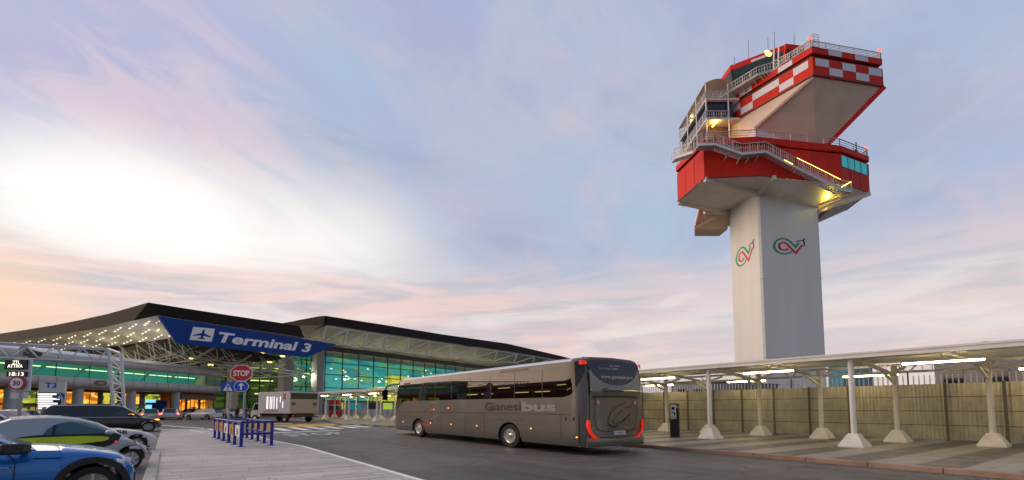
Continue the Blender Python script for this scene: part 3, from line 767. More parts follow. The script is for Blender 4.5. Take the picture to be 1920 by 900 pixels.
b = MB()
lid = [(.62, 1.96), (.60, 1.3), (.72, .9), (1.05, .80), (2.35, .80), (2.68, .9), (2.80, 1.3), (2.78, 1.96)]
b.stroke([(s, z) for s, z in lid], .022, (RX-.036, BW, 0), (0, -1, 0), (0, 0, 1)); b.stroke([(1.15, .70), (1.35, .92), (2.05, .92), (2.3, .70)], .02, (RX-.037, BW, 0), (0, -1, 0), (0, 0, 1))
b.build('lid_seam', 'black', bus)
b = MB(); b.loft([[(x, ry(s), z) for x, z in ((-.02, .28), (-.14*w_, .30), (-.17*w_, .40), (-.15*w_, .55), (-.02, .60))] for s, w_ in ((.22, .25), (.35, .8), (.7, 1), (1.7, 1.08), (2.7, 1), (3.05, .8), (3.18, .25))], 0, True); b.build('bumper', 'bus_rear', bus)
for mir in (0, 1):
    def S(s): return 3.4-s if mir else s
    b = MB(); L_ = [(.27, 1.22), (.25, 1.0), (.33, .78), (.52, .58), (.80, .52)]; R_ = [(.38, 1.18), (.42, 1.0), (.50, .82), (.65, .68), (.84, .62)]
    P = [rp3(S(s), z, .06 if .3 < s < .6 else .05) for s, z in L_]+[rp3(S(.0+.45*a[0]+.55*c[0]), .45*a[1]+.55*c[1], .075) for a, c in zip(L_, R_)]
    b.add(P, [(k, k+1, 6+k, 5+k) for k in range(4)])
    P2 = [(.10, q[1], q[2]) for q in P[:5]]; b.add(P[:5]+P2, [(k, k+1, 6+k, 5+k) for k in range(4)])
    b.build('tail_light', 'tail_red', bus)
    b = MB(); s0 = S(.16); b.hull2([(.10, ry(s0), 3.14), (.22, ry(s0)+(.04 if not mir else -.04), 3.16), (.22, ry(s0)+(.04 if not mir else -.04), 3.28), (.12, ry(s0), 3.31)], [(.02, ry(S(.33)), 3.17), (.05, ry(S(.33)), 3.16), (.09, ry(S(.33)), 3.26), (.07, ry(S(.32)), 3.28)])
    b.build('marker_lamp', 'tail_red', bus)
b = MB(); U = Vector((0, -1, 0)); V = Vector((0, 0, 1))
def rt(t, s, z, w_, h, bold=0, m=0, off=.012, sh=0): b.text(t, Vector(rp3(s, z, off)), U*w_, V*h+Vector((.05*h, 0, 0)) if z > 2.4 else V*h, bold, sh, m)
rt('www.gianesibus.it', .97, 2.70, 1.70, .125, .004)
rt('Tel. +39 0761 000000', .92, 3.02, 1.0, .06, 0, 0); rt('Roma - Viterbo', 1.5, 3.14, .55, .06, 0, 0)
b.build('lettering', ['letter_white'], rw)
b = MB(); rt('G', .98, 2.19, .22, .15, .03, 0, .10); rt('ianesi', 1.24, 2.19, .80, .13, .0, 1, .10)
em_ = lambda pts, w_, m: b.stroke(pts, w_, (RX-.042, BW, 0), (0, -1, 0), (0, 0, 1), m)
em_([(2.42, 1.78), (2.45, 1.66), (2.25, 1.66), (1.9, 1.50), (1.58, 1.24), (1.50, 1.12), (1.62, 1.06), (1.95, 1.16), (2.42, 1.42), (2.30, 1.02), (2.12, 1.02), (2.20, 1.24), (1.80, 1.02), (1.48, .98), (1.28, 1.08), (1.26, 1.28), (1.45, 1.52), (1.85, 1.74), (2.2, 1.82)], .022, 2)
b.stroke([(1.24, 1.10), (1.36, 1.0), (1.55, .965), (1.75, .985)], .035, (RX-.046, BW, 0), (0, -1, 0), (0, 0, 1), 1)
b.build('emblem', ['black', 'letter_dark', 'seam'], bus)
b = MB(); b.hull2([rp3(1.52, .68, .045), rp3(2.12, .68, .045), rp3(2.12, .81, .045), rp3(1.52, .81, .045)], [rp3(1.52, .68, .075), rp3(2.12, .68, .075), rp3(2.12, .81, .075), rp3(1.52, .81, .075)])
pl = b.build('number_plate', 'sign_white', bus); b = MB(); b.text('FV 929WT', Vector(rp3(1.57, .705, .08)), U*.50, V*.08, .01); b.build('lettering', 'black', pl)
def disc(mb, c, u, v, r, n=20, m=0): mb.poly([Vector(c)+Vector(u)*(r*math.cos(2*math.pi*k/n))+Vector(v)*(r*math.sin(2*math.pi*k/n)) for k in range(n)], m)
for s in (.78, 2.72):
    b = MB(); disc(b, rp3(s, 1.83, .03), (0, 1.3, 0), (0, 0, 1), .085, 20, 0); disc(b, rp3(s, 1.83, .034), (0, 1.3, 0), (0, 0, 1), .062, 20, 1); b.text('80' if s < 1 else '100', Vector(rp3(s-.055, 1.80, .038)), U*.11, V*.055, .02, 0, 2)
    b.build('speed_sticker', ['sign_red', 'sign_white', 'black'], bus)
# mirrors
z0 = 2.98
for sg in (1, -1):
    b = MB()
    pts = [(BL-.75, sg*1.35, 3.1), (BL-.1, sg*1.62, 3.12), (BL+.35, sg*1.86, 3.02), (BL+.45, sg*1.95, 2.7)]; b.path(pts, .06, 8)
    b.loft([[(BL+.45+dx, sg*1.95+dy*sx_, z) for dx, dy in ((-.09, -.16), (.09, -.16), (.09, .16), (-.09, .16))] for z, sx_ in ((2.78, .5), (2.72, 1), (2.2, 1), (2.12, .6))], 0, True)
    b.build('mirror', 'bus_black', bus)
for sg in (1, -1): b = MB(); b.box(BL-.1, BL+.02, sg*1.17-.17, sg*1.17+.17, .75, .95); b.build('headlight', 'lens', bus)
# ------------------------------------------------------------------ control tower
c0 = at_depth(1434, 690, 75); XR = at_depth(1550, 680, 75)
ex = cw(1, 0); ey = cw(0, 1)
def TW(px, py, d): return at_depth(px, py, d)
SW = (XR-c0).dot(ex)                                   # shaft width along ex
r_, f_ = ray(1377, 690); q = r_/f_; SD = (c0.dot(ex)/q.dot(ex)) - 75      # shaft depth along ey
base = Vector((c0.x, c0.y, 0))
tower = thing('control_tower', 'tall white airport control tower with red cab, chequered band and outside stairs', 'control tower', base)
def sh(a, b_, z): v = base + ex*a + ey*b_; return Vector((v.x, v.y, z))
zm = TW(1422, 328.5, 70.5).z
ZD = zm                                                # underside of the drum
b = MB(); ch = .28
ringp = [(ch, 0), (SW-ch, 0), (SW, ch), (SW, SD-ch), (SW-ch, SD), (ch, SD), (0, SD-ch), (0, ch)]
b.loft([[sh(a, c, z) for a, c in ringp] for z in (0, 47)], 0, False)
b.build('shaft', 'tower_concrete', tower, world=True)
b = MB()
for z in (9.5, 22, ): b.hull2([sh(a*1.0-(.004 if a < 1 else -.004), c, z) for a, c in ((0, -.004), (SW, -.004), (SW, SD), (0, SD))], [sh(a-(.004 if a < 1 else -.004), c, z+.03) for a, c in ((0, -.004), (SW, -.004), (SW, SD), (0, SD))], 0)
b.build('joint', 'rail_metal', tower, world=True)
# emblem on two faces
GR = [(.57, .19), (.50, .10), (.38, .03), (.25, .05), (.13, .14), (.04, .32), (.02, .52), (.06, .72), (.15, .88), (.27, .96), (.39, .94), (.49, .84), (.58, .68), (.685, .44), (.745, .58), (.80, .70)]
RE = [(.455, .36), (.40, .27), (.31, .25), (.22, .32), (.175, .47), (.19, .62), (.26, .71), (.35, .72), (.43, .62), (.52, .42), (.685, .07), (.80, .34), (.90, .58)]
NV = [(.70, .76), (.78, .80), (.94, .87), (.955, .72), (.965, .50)]
def logo(P, U, V, n):
    b = MB(); P = Vector(P)
    b.stroke(GR, .080, P+n*.010, U, V, 0); b.stroke(RE, .080, P+n*.014, U, V, 1); b.stroke(NV, .05, P+n*.018, U, V, 2); b.stroke([(.93, .84), (.985, .96)], .055, P+n*.022, U, V, 2)
    b.build('emblem', ['logo_green', 'logo_red', 'logo_navy'], tower, world=True)
z1 = TW(1480, 477, 75).z; z2 = TW(1480, 446, 75).z
logo(sh(SW*.22, 0, z1), ex*(SW*.53), Vector((0, 0, z2-z1)), -ey)
za = TW(1395, 493, 80).z; zb_ = TW(1395, 457, 80).z
logo(sh(0, SD*.80, za-.2), -ey*(SD*.64), Vector((0, 0, zb_-za)), -ex)
# drum
def PZ(px, py, z): return at_height(px, py, z)
A = PZ(1320.7, 333, ZD); Bp = PZ(1270.5, 376.5, ZD); Mm = PZ(1422, 328.5, ZD); C = PZ(1579, 343, ZD); D = PZ(1631, 360, ZD)
back = [D+ey*7+ex*1.0, C+ey*17-ex*1.5, A+ey*18+ex*9, Bp+ey*4+ex*6]
poly = [A, Mm, C, D]+back+[Bp]
cen = sum(poly, Vector())/len(poly)
def lvl(P, z, k=0.0):
    d = Vector((P.x-cen.x, P.y-cen.y, 0)); l = d.length; v = P+d*(k/l); return Vector((v.x, v.y, z))
HW_ = 4.7
def at_z(P, z): return Vector((P.x, P.y, z))
b = MB(); b.loft([[lvl(p, ZD, 0) for p in poly], [lvl(p, ZD+HW_, 0) for p in poly]], 0, False, True, False); b.loft([[lvl(p, ZD+HW_+.003, -.6) for p in poly], [lvl(p, ZD+HW_+.45, -.6) for p in poly]], 1, False)
b.loft([[lvl(p, ZD+HW_+.452, .15) for p in poly], [lvl(p, ZD+HW_+1.35, .15) for p in poly]], 0, False)
b.build('drum_wall', ['red_paint', 'black'], tower, world=True)
b = MB()
for p, q in zip([Bp, A, Mm, C], [A, Mm, C, D]):
    n_ = max(2, round((q-p).length/2.6)); nn = Vector(((q-p).y, -(q-p).x, 0)).normalized(); nn = nn if nn.dot(p-cen) > 0 else -nn
    for k in range(1, n_): c_ = p.lerp(q, k/n_)+nn*.012; b.bar(at_z(c_, ZD+.1), at_z(c_, ZD+HW_-.05), .05, .05)
b.build('panel_seam', 'dark_red', tower, world=True)
b = MB(); b.loft([[lvl(p, ZD-.16, .04) for p in poly], [lvl(p, ZD-.003, .04) for p in poly]], 0, False, True, False); b.build('drum_rim', 'dark_red', tower, world=True)
# windows of the right hand side
CD = (D-C); cdn = Vector((CD.y, -CD.x, 0)).normalized()
if cdn.dot(ey) > 0: cdn = -cdn
wn = None
for k in range(4):
    a0 = .02+.235*k; p0 = C+CD*a0+cdn*.03; p1 = C+CD*(a0+.205)+cdn*.03; z0_, z1_ = ZD+2.75, ZD+4.55
    b = MB(); b.poly([(p0.x, p0.y, z0_), (p1.x, p1.y, z0_), (p1.x, p1.y, z1_), (p0.x, p0.y, z1_)]); b.build('window', 'tower_window', tower, world=True)
b = MB(); p0 = C-CD*.01+cdn*.015; p1 = D+CD*.01+cdn*.015; b.poly([(p0.x, p0.y, ZD+2.65), (p1.x, p1.y, ZD+2.65), (p1.x, p1.y, ZD+4.66), (p0.x, p0.y, ZD+4.66)]); b.build('window_band', 'black', tower, world=True)
# soffit: shallow near, deeper towards the right and rear, with ribs down to the shaft
zn = [TW(1422, 360, 75).z, TW(1537, 391, 75).z, TW(1537, 391, 75).z-1.2, TW(1367, 395, 75+SD).z]
corners = [sh(-.01, -.01, zn[0]), sh(SW+.01, -.01, zn[1]), sh(SW+.01, SD+.01, zn[2]), sh(-.01, SD+.01, zn[3])]
low = lambda p: lvl(p, ZD-.16, -.1)
b = MB()
S0, S1, S2, S3 = corners
for tri in ((low(Bp), low(A), S3), (low(A), S0, S3), (low(A), low(Mm), S0), (low(Mm), S1, S0), (low(Mm), low(C), S1), (low(C), low(D), S1), (low(D), low(back[0]), S1), (low(back[0]), S2, S1), (low(back[0]), low(back[1]), S2), (low(back[1]), low(back[2]), S2), (low(back[2]), S3, S2), (low(back[2]), low(back[3]), S3), (low(back[3]), low(Bp), S3)):
    b.poly(tri)
b.build('soffit', 'drum_soffit', tower, world=True)
b = MB()
for p, s in ((A, S0), (Bp, S3), (Mm+ex*2.5, S0), (D, S1), (back[3], S3)):
    b = MB(); q0 = low(p)+Vector((0, 0, -.12)); q1 = s+Vector((0, 0, -.35)); b.bar(q0, q1, .5, .7); b.build('soffit_rib', 'drum_soffit', tower, world=True)
# lower rear bracket on the left
zb0 = TW(1304, 430, 86).z; xl = TW(1302, 430, 86).dot(ex)-base.dot(ex)
b = MB(); f0, f1 = 86-75, 86-75+3.5
b.hull2([sh(xl, f0, zb0), sh(0, f0, zb0), sh(0, f1, zb0), sh(xl+1.4, f1, zb0)], [sh(xl+.7, f0-1.5, ZD+1.8), sh(0, f0-1.5, ZD+1.8), sh(0, f1+1, ZD+1.8), sh(xl+2.2, f1+1, ZD+1.8)])
b.build('rear_bracket', 'tower_soffit', tower, world=True)
b = MB(); b.bar(sh(xl-.05, f0-.1, zb0+.1), sh(xl+.65, f0-1.6, ZD+1.8), .3, .3); b.build('bracket_rib', 'white_panel', tower, world=True); b = MB(); b.bar(sh(xl, f0-.2, zb0+.1), sh(-.1, f0-1.3, zb0+3.4), .4, .5); b.build('bracket_rib', 'tower_soffit', tower, world=True)
# roof terrace rail
ZR = ZD+HW_+1.35
b = MB(); pr = [lvl(p, ZR, -.05) for p in poly]; railing(b, [pr[-1], pr[0], pr[1], pr[2], pr[3], pr[4]], 1.15, 3.2, .05, 2); b.build('railing', 'rail_metal', tower, world=True)
b = MB(); b.poly([lvl(p, ZR-.02, .1) for p in poly]); b.build('terrace', 'tower_soffit', tower, world=True)
# ---- upper box
E = TW(1525, 138, 71.5); ZB = E.z; F = PZ(1657, 160, ZB); Gp = PZ(1366, 231, ZB)
EF = F-E; EG = Gp-E
nE = Vector((EF.y, -EF.x, 0)).normalized(); nE = -nE if nE.dot(ey) > 0 else nE
nG = Vector((EG.y, -EG.x, 0)).normalized(); nG = -nG if nG.dot(ex) > 0 else nG
boxp = [E, F, F+EG*.95+EF*.2, Gp+EF*.75+EG*.12, Gp]
zc0, zc1 = TW(1525, 138, 71.5).z, TW(1524, 106, 71.5).z
zt0, zt1 = TW(1524, 98, 71.5).z, TW(1524, 86.5, 71.5).z
def at(P, z): return Vector((P.x, P.y, z))
bc = sum(boxp, Vector())/5
def bl(P, z, k): d = Vector((P.x-bc.x, P.y-bc.y, 0)); v = P+d.normalized()*k; return at(v, z)
b = MB()
b.loft([[bl(p, zc0, -.01) for p in boxp], [bl(p, zc1, -.01) for p in boxp]], 0, False)
b.loft([[bl(p, zc1+.003, -.5) for p in boxp], [bl(p, zt0-.003, -.5) for p in boxp]], 1, False)
b.loft([[bl(p, zt0, -.01) for p in boxp], [bl(p, zt1, -.01) for p in boxp]], 0, False)
b.build('cab_base', ['red_paint', 'black'], tower, world=True)
b = MB(); b.loft([[bl(p, zc0-.22, .05) for p in boxp], [bl(p, zc0-.003, .05) for p in boxp]], 0, False); b.build('cab_rim', 'dark_red', tower, world=True)
b = MB(); hc = (zc1-zc0)
def chk(O, U, n, a0, a1, z0, z1):
    p, q = O+U*a0+n*.03, O+U*a1+n*.03; b.poly([at(p, z0), at(q, z0), at(q, z1), at(p, z1)])
m0 = .035; w_ = (1-m0*1.6)/5
for k in range(5):
    a0 = m0+w_*k; top = k % 2 == 0
    z0 = zc0+hc*(.50 if top else .06); chk(E, EF, nE, a0, a0+w_, z0, z0+hc*.44)
    if k in (1, 3): chk(E, EF, nE, a0, a0+w_, zt0+.02, zt1-.14)
LG = EG.length; w_ = .158
for k, pat in enumerate('TBTTBT'):
    a0 = .045+w_*k*(1.0); z0 = zc0+hc*(.50 if pat == 'T' else .06); chk(E, EG, nG, a0, a0+w_, z0, z0+hc*.44)
for k in (1, 4): chk(E, EG, nG, .05+w_*k, .05+w_*(k+1), zt0+.02, zt1-.14)
b.build('chequer', 'white_panel', tower, world=True)
# hopper under the box
zh = TW(1433, 239, 75).z; zr_ = TW(1543, 286, 75).z
hb = [bl(p, zc0-.22, -.35) for p in (E, F, boxp[2], Gp)]
b = MB(); b.hull2(hb, [sh(-.02, -.02, zh), sh(SW+.02, -.02, zr_), sh(SW+.02, SD, zr_), sh(-.02, SD, zh)], 0); b.build('cab_soffit', 'tower_soffit', tower, world=True)
b = MB(); b.bar(hb[0]+Vector((0, 0, -.25)), sh(-.1, -.1, zh-.2), .35, .35); b.build('soffit_rib', 'tower_soffit', tower, world=True); b = MB(); b.bar(hb[1]+Vector((0, 0, -.25)), sh(SW, -.1, zr_), .3, .3); b.build('soffit_rib', 'tower_soffit', tower, world=True)
b = MB(); b.bar(hb[1]+ex*.45, sh(SW+.5, -.05, zr_-.1), .5, .7); b.build('red_edge', 'red_paint', tower, world=True)
b = MB(); pr = [bl(p, zt1, -.15) for p in boxp]; railing(b, [pr[0]+EG*.35, pr[0], pr[1], pr[2]], 1.05, 2.6, .05, 3); b.build('railing', 'rail_metal', tower, world=True)
b = MB(); b.poly([bl(p, zt1+.01, -.03) for p in boxp]); b.build('terrace', 'tower_soffit', tower, world=True)
# glazed cab
K1 = TW(1476, 82, 80.0); ZK = K1.z; K2 = PZ(1369, 123, ZK); K3 = PZ(1347, 154, ZK); K0 = PZ(1509, 86, ZK)
cabp = [K1, K0, K0+ey*6+ex*.5, K0+ey*11-ex*5, K3+ey*5+ex*6, K3, K2]
kc = sum(cabp, Vector())/len(cabp)
def kl(P, z, s): v = kc+(P-kc)*s; return at(v, z)
zk0 = zt1+.2; zk1 = ZK-1.0
b = MB(); b.loft([[kl(p, zk1, .995) for p in cabp], [kl(p, ZK, 1) for p in cabp]], 0, False); b.build('cab_roof', 'red_paint', tower, world=True)
b = MB(); b.loft([[kl(p, zk0, .86) for p in cabp], [kl(p, zk1-.003, .985) for p in cabp]], 0, False, True, False); b.build('cab_window', 'cab_glass', tower, world=True)
b = MB(); b.loft([[kl(p, zk0-2.5, .82) for p in cabp], [kl(p, zk0+.5, .84) for p in cabp]], 0, False); b.build('cab_interior', 'dark_interior', tower, world=True)
b = MB()
for p in cabp: b.bar(kl(p, zk0, .865), kl(p, zk1, .99), .32, .32)
b.build('cab_post', 'black', tower, world=True)
kn = (K2-K1); 
b = MB()
for t_ in (.14, .22): p = K1+kn*t_; b.bar(kl(p, zk0, .875), kl(p, ZK-.1, 1.005), .22, .22)
b.bar(kl(K1+kn*.05, zk0, .875), kl(K1+kn*.02, ZK, 1.0), .4, .3, 1); p, q = K1+kn*.15, K1+kn*.21; 
b.build('cab_mullion', ['white_panel', 'red_paint'], tower, world=True)
b = MB(); p0, p1 = kl(K1+kn*.24, ZK-.75, 1.004), kl(K1+kn*.62, ZK-.75, 1.004); b.bar(p0, p1, .12, .45); b.build('cab_trim', 'white_panel', tower, world=True)
lp = TW(1440, 100, 78.6); b = MB(); b.sphere(lp, .95, .35, .34, 12, 6); b.build('floodlight', 'lamp_yellow', tower, world=True)
b = MB()
for px, y0, y1 in ((1377, 122, 107), (1403, 110, 76), (1440, 100, 71), (1452, 92, 61), (1489, 84, 62)):
    p = TW(px, y0, 82); q = TW(px-.5, y1, 82); b.tube(p, q, .085, 6)
    b.build('antenna', 'rail_metal', tower, world=True); b = MB()
# stair head on the roof corner
b = MB(); p = E+EF*.06+EG*.03
for a in (0, .08):
    q = at(p+EF*a, zt1); b.bar(q, q+Vector((0, 0, 2.6)), .1, .1)
for k in range(6): b.bar(at(p, zt1+.4+.42*k), at(p+EF*.08, zt1+.4+.42*k), .06, .06)
for k in range(4): b.bar(at(p, zt1+1.0+.5*k), at(p+EG*(.10-.02*k), zt1+1.0+.25*k), .06, .06)
b.bar(at(p, zt1+2.6), at(p+EG*.16, zt1+.9), .08, .08); b.build('roof_ladder', 'rail_metal', tower, world=True)
for P in (E+EG*.02, F-EF*.03): 
    b = MB(); b.bar(at(P, zt1), at(P, zt1+1.3), .08, .08); b.sphere(at(P, zt1+1.45), .26, .26, .26, 10, 6, 1); b.build('beacon', ['rail_metal', 'beacon_red'], tower, world=True)
# walkway in front of the glazing
b = MB(); o2 = nG*1.9
W0 = [TW(1340, 190, 84.5), TW(1421, 141, 78.3), TW(1447, 134, 77.3), TW(1464, 124, 76.2)]
for p, q in zip(W0, W0[1:]):
    i = -nG*2.0; b.hull2([p, q, q+i, p+i], [p+Vector((0, 0, .3)), q+Vector((0, 0, .3)), q+i+Vector((0, 0, .3)), p+i+Vector((0, 0, .3))])
for p, q in zip(W0[:2], W0[1:3]):
    for k in range(4): c_ = p.lerp(q, (k+.5)/4); b.bar(c_-nG*.1, c_-nG*2.2-Vector((0, 0, 1.1)), .2, .2)
b.build('walkway', 'stair_metal', tower, world=True)
b = MB(); railing(b, [w0+Vector((0, 0, .3)) for w0 in W0]+[at(E+EG*.22, zt1), at(E, zt1)], 1.2, 1.3, .05, 1, 0, .42); b.build('walkway_railing', 'rail_metal', tower, world=True)
# balcony stack on the left
KB = TW(1324, 200, 82.0); Kx = KB.dot(ex)-base.dot(ex); wB = (TW(1366, 200, 82).dot(ex)-base.dot(ex))-Kx; y0_ = 82-75; yB = 13.5
def bp(a, c, z): return sh(Kx+a, y0_+c, z)
zf = [TW(1324, y, 82).z for y in (258, 224, 187, 157)]      # floor levels
b = MB()
for z in zf[1:3]: b.hull2([bp(0, 0, z), bp(wB+2, 0, z), bp(wB+2, yB, z), bp(0, yB, z)], [bp(0, 0, z+.35), bp(wB+2, 0, z+.35), bp(wB+2, yB, z+.35), bp(0, yB, z+.35)])
b.build('balcony_slab', 'white_panel', tower, world=True)
b = MB(); n = 8; P = []; Q = []
for k in range(n+1):
    a = k/n; z = zf[3]+.1+.8*math.sin(a*math.pi); P.append(bp(-.1+(wB+1)*a, -.1, z)); Q.append(bp(-.1+(wB+1)*a, yB+.5, z-.3))
b.add(P+Q, [(k, k+1, n+2+k, n+1+k) for k in range(n)]); b.build('awning', 'tower_soffit', tower, world=True)
b = MB()
for a, c in ((0, 0), (wB, 0), (0, yB*.33), (0, yB*.66), (0, yB)): b.bar(bp(a, c, ZR), bp(a, c, zf[3]), .18, .18)
b.build('balcony_post', 'rail_metal', tower, world=True)
b = MB(); b.loft([[bp(.5, .6, zf[1]+.4), bp(wB+1, .6, zf[1]+.4), bp(wB+1, yB, zf[1]+.4), bp(.5, yB, zf[1]+.4)], [bp(.5, .6, zf[2]), bp(wB+1, .6, zf[2]), bp(wB+1, yB, zf[2]), bp(.5, yB, zf[2])]], 0, False); b.build('balcony_window', 'car_glass_dark', tower, world=True)
b = MB(); b.loft([[bp(1.2, 2.2, ZR), bp(wB+2, 2.2, ZR), bp(wB+2, yB, ZR), bp(1.2, yB, ZR)], [bp(1.2, 2.2, zf[1]), bp(wB+2, 2.2, zf[1]), bp(wB+2, yB, zf[1]), bp(1.2, yB, zf[1])]], 0, False); b.build('lobby_wall', 'wall_brown', tower, world=True)
b = MB()
for z in zf[1:3]: railing(b, [bp(wB, -.05, z+.3), bp(-.05, -.05, z+.3), bp(-.05, yB, z+.3)], 1.25, 1.5, .05, 1, 0, .4)
b.build('balcony_railing', 'rail_metal', tower, world=True); b = MB(); railing(b, [bp(-.3, -1.6, ZR-.6), bp(-.3, yB*.9, ZR-1.2)], 1.2, 1.5, .05, 1, 0, .45)
b.build('balcony_railing', 'rail_metal', tower, world=True)
b = MB(); c_ = TW(1339, 234, 83); b.bar(c_-ex*.35-Vector((0, 0, .35)), c_+ex*.35+Vector((0, 0, .35)), .3, .25); b.build('lobby_lamp', 'lamp_yellow', tower, world=True)
for px, py in ((1298, 218), (1297, 226)):
    b = MB(); b.sphere(TW(px, py, 89), .35, .3, .22, 10, 6); b.build('balcony_lamp', 'lamp_yellow', tower, world=True)
def point(name, p, col, e, r=.3):
    l = bpy.data.lights.new(name, 'POINT'); l.energy = e; l.color = col; l.shadow_soft_size = r; o = bpy.data.objects.new(name, l); COL.objects.link(o); o.location = p; return o
point('lobby_light', c_-ey*.6, (1, .62, .10), 150); point('flood_light', lp-ey*1.0, (1, .75, .3), 70)
# outside stair round the drum
pts = [TW(1262+3, 298, 73.5), TW(1299, 287, 70.3), TW(1311, 273, 69.8), TW(1341, 272, 69.4), TW(1392, 290, 69.2), TW(1436, 286, 69.4), TW(1492, 315.5, 70.2), TW(1577, 357, 71.4), TW(1597, 361, 71.6)]
wd = ey*1.35; b = MB(); tr = MB(); th = Vector((0, 0, .38))
for i, (p, q) in enumerate(zip(pts, pts[1:])):
    slope = abs(p.z-q.z) > .8
    b.hull2([p, q, q+ey*.1, p+ey*.1], [p+th, q+th, q+ey*.1+th, p+ey*.1+th]); b.hull2([p+wd, q+wd, q+wd+ey*.1, p+wd+ey*.1], [p+wd+th, q+wd+th, q+wd+ey*.1+th, p+wd+ey*.1+th])
    if slope:
        n = max(4, int((q-p).length/.42))
        for k in range(n):
            c_ = p.lerp(q, (k+.5)/n)+Vector((0, 0, .15)); tr.obox(c_+wd*.5+ey*.05, (q-p).normalized()*.13, wd*.46, (0, 0, .02))
    else: tr.hull2([p+ey*.11, q+ey*.11, q+wd, p+wd], [p+ey*.11+th*.5, q+ey*.11+th*.5, q+wd+th*.5, p+wd+th*.5])
b.build('stair_stringer', 'white_panel', tower, world=True); tr.build('stair_tread', 'stair_metal', tower, world=True)
b = MB(); railing(b, [p+th for p in pts], 1.3, 1.4, .045, 1, 0, .36); railing(b, [p+th+wd for p in pts], 1.3, 1.6, .045, 1); b.build('stair_railing', 'rail_metal', tower, world=True)
b = MB(); up = Vector((0, 0, 1.72)); b.path([pts[6]+up+(pts[7]-pts[6])*.03, pts[7]+up-(pts[7]-pts[6])*.0, ], .07, 6); b.path([pts[5]+(pts[6]-pts[5])*.62+th, pts[6]+th-(pts[6]-pts[5])*.1], .05, 6); b.path([pts[7]+th+Vector((0, 0, .1)), pts[8]+up], .07, 6); b.build('handrail_light', 'led_strip', tower, world=True)
low_ = [TW(1578, 366, 72.6), TW(1537, 412, 76.5)]; b = MB(); tr = MB()
for o_ in (Vector(), wd): b.hull2([low_[0]+o_, low_[1]+o_, low_[1]+o_+ey*.1, low_[0]+o_+ey*.1], [low_[0]+o_+th, low_[1]+o_+th, low_[1]+o_+ey*.1+th, low_[0]+o_+ey*.1+th])
for k in range(12): c_ = low_[0].lerp(low_[1], (k+.5)/12)+Vector((0, 0, .2)); tr.obox(c_+wd*.5, ex*.2, wd*.46, (0, 0, .03))
b.build('stair_stringer', 'stair_metal', tower, world=True); tr.build('stair_tread', 'stair_metal', tower, world=True)
b = MB(); b.bar(TW(1490, 322, 71.4), TW(1452, 348, 74.6), .3, .35); b.bar(TW(1503, 324, 71.4), TW(1462, 350, 74.6), .22, .3); b.bar(TW(1590, 365, 72), TW(1531, 385, 74.8), .25, .3); b.bar(TW(1578, 372, 72.4), TW(1538, 392, 74.8), .22, .3); b.build('stair_bracket', 'tower_soffit', tower, world=True)
for py in (300, 308, ): pass
b = MB()
for k, (px, py) in enumerate(((1365, 284), (1387, 293), (1404, 292), (1421, 290))): c_ = TW(px, py+3, 69.7); b.bar(c_, c_+ey*2.2-Vector((0, 0, .8)), .16, .2)
b.build('stair_bracket', 'stair_metal', tower, world=True)
point('stair_light', TW(1553, 368, 73.8), (1, .80, .10), 260, .4); point('stair_light', TW(1490, 345, 73.4), (1, .80, .15), 110, .3)
b = MB(); p = lvl(D+ey*2, ZR, -.3); b.tube(p, p+Vector((0, 0, 3.6)), .09, 6); b.bar(p+Vector((-.4, 0, 2.0)), p+Vector((.4, 0, 2.0)), .25, .35); b.build('mast', 'dark_steel', tower, world=True)
b = MB(); b.bar(lvl(D, ZR, -.2), lvl(D, ZR+1.3, -.2), .08, .08); b.sphere(lvl(D, ZR+1.45, -.2), .25, .25, .25, 10, 6, 1); b.build('beacon', ['rail_metal', 'beacon_red'], tower, world=True)
# red light mast far right behind the canopy
p = at_depth(1855, 665, 60); t = thing('floodlight_mast', 'distant red and white mast with a lit lamp head above the canopy roof', 'light mast', (p.x, p.y, 0))
b = MB(); b.tube((0, 0, 0), (0, 0, at_depth(1855, 645, 60).z), .16, 8); b.build('pole', 'crane_red', t)
zz = at_depth(1855, 643, 60).z; b = MB(); b.obox((0, 0, zz), ex*.55, ey*.3, (0, 0, .16)); b.build('head', 'dark_steel', t)
b = MB(); b.sphere(ex*.62+ey*-.2+Vector((0, 0, zz-.1)), .3, .3, .22, 10, 6); b.sphere(ex*-.5+ey*-.3+Vector((0, 0, zz-.2)), .22, .22, .16, 10, 6); b.build('lamp', 'display_white', t)
# ------------------------------------------------------------------ terminal
d3 = cw(.513, .859).normalized(); d4 = cw(-.859, .513).normalized(); UP = Vector((0, 0, 1))
A1 = at_depth(278, 567, 75); A2 = at_depth(610, 592, 112)
term = thing('terminal_building', 'airport terminal with dark upswept roofs, white trusses and lit teal glass hall', 'terminal', (A1.x, A1.y, 0))
def dn(P, z): return Vector((P.x, P.y, z))
def onw(px, py, P, d): return at_wall(px, py, P, d)
# roof one: eaves read along two upright planes through its prow
eR_t = [A1]+[onw(px, py, A1, d3) for px, py in ((340, 577), (430, 591), (530, 606), (562, 612))]
eR_b = [onw(px, py, A1, d3) for px, py in ((296, 591.5), (350, 600), (440, 613), (535, 627), (570, 633))]
eL_t = [onw(px, py, A1, d4) for px, py in ((245, 576.5), (200, 589), (150, 600), (100, 610), (50, 618), (0, 625.5), (-60, 633))]
eL_b = [onw(px, py, A1, d4) for px, py in ((250, 601), (200, 612.5), (150, 621.5), (100, 629), (50, 635), (0, 640.5), (-60, 645))]
mid = dn(A1, 0)+d3*20+d4*45; 
b = MB()
LR = (eR_t[-1]-A1).length
def strip(mb, T, B, m=0): 
    n = len(T); mb.add(T+B, [(k, k+1, n+k+1, n+k) for k in range(n-1)], m, False)
eRb = [eR_b[0]]+eR_b[1:]; strip(b, eR_t, eRb, 0); strip(b, [A1]+eL_t, [eR_b[0]]+eL_b, 0)
